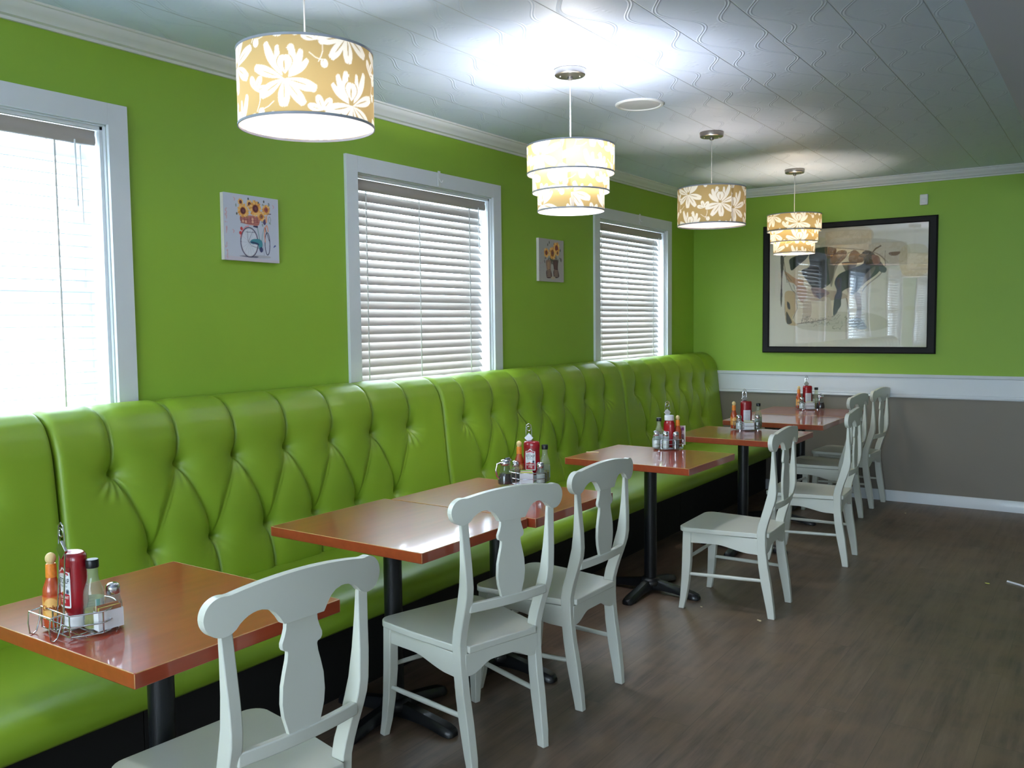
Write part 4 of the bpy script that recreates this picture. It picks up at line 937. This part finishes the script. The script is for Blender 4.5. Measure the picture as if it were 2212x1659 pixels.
def shaker(loc, face, label, fill='salt', s=1.0):
    root = empty('glass_shaker', (loc[0], loc[1], loc[2] + ZF), face); tag(root, label, 'shaker', 'glass shakers with chrome lids')
    m = MB(); m.lathe([(.001, 0), (.019 * s, 0), (.021 * s, .003), (.021 * s, .045), (.0185 * s, .056), (.0155 * s, .068), (.0150 * s, .075)], 10); m.build('glass', MT['glass'], root, smooth=20)
    m = MB(); m.lathe([(.001, .003), (.0185 * s, .003), (.0190 * s, .04), (.001, .0415)], 20); m.build('contents', MT[fill], root)
    m = MB(); m.lathe([(.0165 * s, .070), (.0172 * s, .072), (.0172 * s, .084), (.0155 * s, .091), (.010 * s, .096), (.001, .0975)], 28); m.build('lid', MT['chrome'], root)
    return root
def packets(loc, face, label, cols, n=9, rot=0):
    root = empty('packet_holder', (loc[0], loc[1], loc[2] + ZF), face); tag(root, label, 'packet holder', 'sweetener packet holders')
    m = MB()
    m.box(-.016, .016, -.030, .030, 0, .0015); m.box(-.0175, -.016, -.030, .030, 0, .045); m.box(.016, .0175, -.030, .030, 0, .045); m.box(-.0175, .0175, -.0315, -.030, 0, .045); m.box(-.0175, .0175, .030, .0315, 0, .045)
    m.build('holder_box', MT['whitecap'], root, smooth=0)
    for k in range(n):
        x = -.0135 + .027 * k / (n - 1); c = cols[k % len(cols)]; dz = random.uniform(0, .008); dy = random.uniform(-.001, .001)
        m = MB(); m.box(x - .0011, x + .0011, -.027 + dy, .027 + dy, .002, .050 + dz); m.build('paper_packet', MT[c], root, smooth=0)
    return root
def syrup(loc, face, label):
    root = empty('syrup_dispenser', (loc[0], loc[1], loc[2] + ZF), face); tag(root, label, 'syrup dispenser')
    m = MB(); m.lathe([(.001, 0), (.030, 0), (.034, .006), (.034, .02), (.026, .055), (.021, .078), (.021, .092)], 32); m.build('glass', MT['clear'], root, smooth=60)
    m = MB(); m.lathe([(.001, .003), (.0315, .004), (.0322, .02), (.0255, .050), (.001, .051)], 28); m.build('syrup', MT['syrup'], root, smooth=60)
    m = MB(); m.lathe([(.0225, .088), (.0235, .090), (.0235, .104), (.018, .112), (.001, .115)], 28); m.tube([(.0, .0, .110), (.02, 0, .114), (.034, 0, .106)], [.010, .009, .004], 10); m.build('lid', MT['chrome'], root, smooth=50)
    m = MB(); m.tube([(-.022, 0, .100), (-.045, 0, .096), (-.052, 0, .070), (-.044, 0, .040), (-.032, 0, .030)], .0045, 10); m.build('handle', MT['chrome'], root)
    return root
cad = make_caddy()
CAD = [((1.168, 1.182), 0.0, 'chrome wire condiment caddy on the nearest table'),
       ((1.030, 3.395), 3.62, 'chrome wire condiment caddy on the paired tables, behind the second chair'),
       ((1.110, 4.760), 3.7, 'chrome wire condiment caddy on the single fourth table, with a card in it'),
       ((1.190, 5.850), 3.8, 'chrome wire condiment caddy on the fifth table, beside the bench end'),
       ((1.150, 7.440), 3.73, 'chrome wire condiment caddy on the farthest table, before the white rail')]
for i, (c, a, lb) in enumerate(CAD):
    o = cad if i == 0 else copy_tree(cad); o.location = (c[0], c[1], TZ); o.rotation_euler = (0, 0, a); tag(o, lb, 'condiment caddy', 'wire condiment caddies')
C1, C2, C3, C4, C5 = [c for c, _, _ in CAD]
hot_sauce(at(C1, -.073, .000), FACE + .3, 'orange hot sauce bottle with wooden ball cap in the nearest caddy')
ketchup(at(C1, -.018, .002), FACE - .62, 'large upside-down ketchup bottle on the nearest table, its label turned left')
vinegar(at(C1, .034, -.012), FACE - .35, 'pepper sauce bottle with black cap on the nearest table')
shaker(at(C1, .060, .034), FACE, 'glass shaker with chrome lid on the nearest table, behind the packets')
packets(at(C1, .066, -.012), FACE + .9, 'holder of brown sugar packets in the nearest caddy', ['brownp', 'brownp', 'brownp', 'yellowp'])
syrup(at(C2, -.105, -.050), FACE + 2.2, 'glass syrup jug of dark syrup, standing left of the second caddy')
shaker(at(C2, -.058, .022), FACE, 'chrome-lidded shaker right behind the syrup jug', 'pepper')
hot_sauce(at(C2, -.040, .062), FACE, 'orange hot sauce bottle behind the syrup jug on the paired tables')
ketchup(at(C2, .018, .036), FACE - .30, 'upside-down ketchup bottle reading KETCHUP on the paired tables, beside the syrup jug')
packets(at(C2, -.008, -.020), FACE, 'holder of yellow and green sweetener packets on the paired tables', ['yellowp', 'greenp', 'whitep', 'pinkp'])
shaker(at(C2, .056, -.026), FACE, 'salt shaker with chrome lid in front of the ketchup on the paired tables')
vinegar(at(C2, .078, .022), FACE, 'pepper sauce bottle with dark cap, rightmost on the paired tables')
shaker(at(C3, -.072, -.010), FACE, 'salt shaker at the left of the caddy holding the upright ketchup', 'salt', 1.15)
vinegar(at(C3, -.048, .038), FACE + 3, 'green-tinted pepper sauce bottle next to the upright ketchup bottle')
ketchup(at(C3, .010, .028), FACE - 1.0, 'upright ketchup bottle with a white cap on the fourth table', True, True)
hot_sauce(at(C3, .060, .030), FACE + 3, 'orange hot sauce bottle in front of the pink menu card')
shaker(at(C3, -.022, -.040), FACE, 'middle glass shaker at the front of the caddy holding the upright ketchup', 'salt')
shaker(at(C3, .036, -.042), FACE, 'pepper shaker at the front right of the caddy holding the upright ketchup', 'pepper')
p_ = at(C3, .086, .072)
root = empty('menu_card', (p_[0], p_[1], TZ + ZF + .001), FACE + PI / 2 + .05); tag(root, 'small pink and white card standing in the fourth table caddy', 'card')
cv = Canvas(.055, .115, 28, 58, (220, 190, 196), 2); cv.ell(.02, .08, .016, .02, (170, 60, 90), alpha=.8); cv.ell(.035, .04, .018, .026, (120, 40, 70), alpha=.8); cv.ell(.04, .095, .01, .01, (150, 60, 130)); cv.poly([(.046, 0), (.055, 0), (.055, .115), (.046, .115)], (230, 224, 214))
painted('print', cv, lambda u, v: (u - .0275, -.0012, v), MT['paper'], root)
m = MB(); m.box(-.0275, .0275, -.0008, .0008, 0, .115); m.build('card', MT['whitep'], root, smooth=0)
hot_sauce(at(C4, -.080, .022), FACE, 'tilted orange hot sauce bottle in the fifth table caddy', .0)
shaker(at(C4, -.060, -.034), FACE, 'white-filled salt shaker at the left of the fifth table caddy')
ketchup(at(C4, .004, .026), FACE, 'upside-down ketchup bottle with pale back label on the fifth table', False, True)
packets(at(C4, .002, -.044), FACE, 'white packet holder with yellow packets in front of the fifth table ketchup', ['yellowp', 'whitep'])
shaker(at(C4, .066, -.026), FACE, 'pepper shaker at the right of the fifth table caddy', 'pepper')
vinegar(at(C4, .086, .024), FACE, 'pepper sauce bottle with yellow-green neck on the fifth table', 0)
hot_sauce(at(C5, -.070, .022), FACE, 'orange hot sauce bottle in the farthest caddy')
shaker(at(C5, -.062, -.030), FACE, 'small shaker at the left of the farthest caddy')
ketchup(at(C5, .002, .024), FACE, 'upside-down ketchup bottle on the farthest table, against the white rail', False, True)
packets(at(C5, -.002, -.044), FACE, 'white packet holder in the farthest caddy', ['whitep', 'yellowp'])
vinegar(at(C5, .078, .034), FACE, 'dark-capped sauce bottle in the farthest caddy')
syrup(at(C5, .090, -.036), FACE + 2.6, 'small syrup jug right of the farthest caddy')
m = MB(); m.tube([(-.035, 0, .003), (0, .001, .003), (.035, -.002, .003)], .003, 8); o = m.build('straw_wrapper', MT['crumb']); o.location = (.806, 4.405, TZ); o.rotation_euler = (0, 0, .5); tag(o, 'pale straw wrapper lying on the fourth table', 'litter')
for k, (x, y, r, lb) in enumerate([(1.478, 4.359, .007, 'pale crumb on the floor beside the pulled-out chair front leg'), (1.81, 4.301, .011, 'largest pale crumb on the floor near the pulled-out chair rear foot'), (2.682, 5.601, .010, 'yellow crumb on the open floor at the right'), (1.93, 7.327, .008, 'tiny crumb on the floor near the farthest chair')]):
    m = MB()
    for q in range(3): m.sphere((random.uniform(-r, r), random.uniform(-r, r) * .6, r * .25), r * .55, 1.2, .8, .45, 8, 6)
    o = m.build('crumb', MT['crumb'] if k != 2 else MT['yellowp']); o.location = (x, y, 0); tag(o, lb, 'crumb', 'crumbs on the floor')
m = MB(); m.tube([(2.77, 5.70, .003), (2.83, 5.66, .003), (2.90, 5.60, .004), (2.96, 5.52, .003)], .006, 8); o = m.build('paper_strip', MT['whitep']); tag(o, 'white paper strip on the floor at the right edge', 'litter')
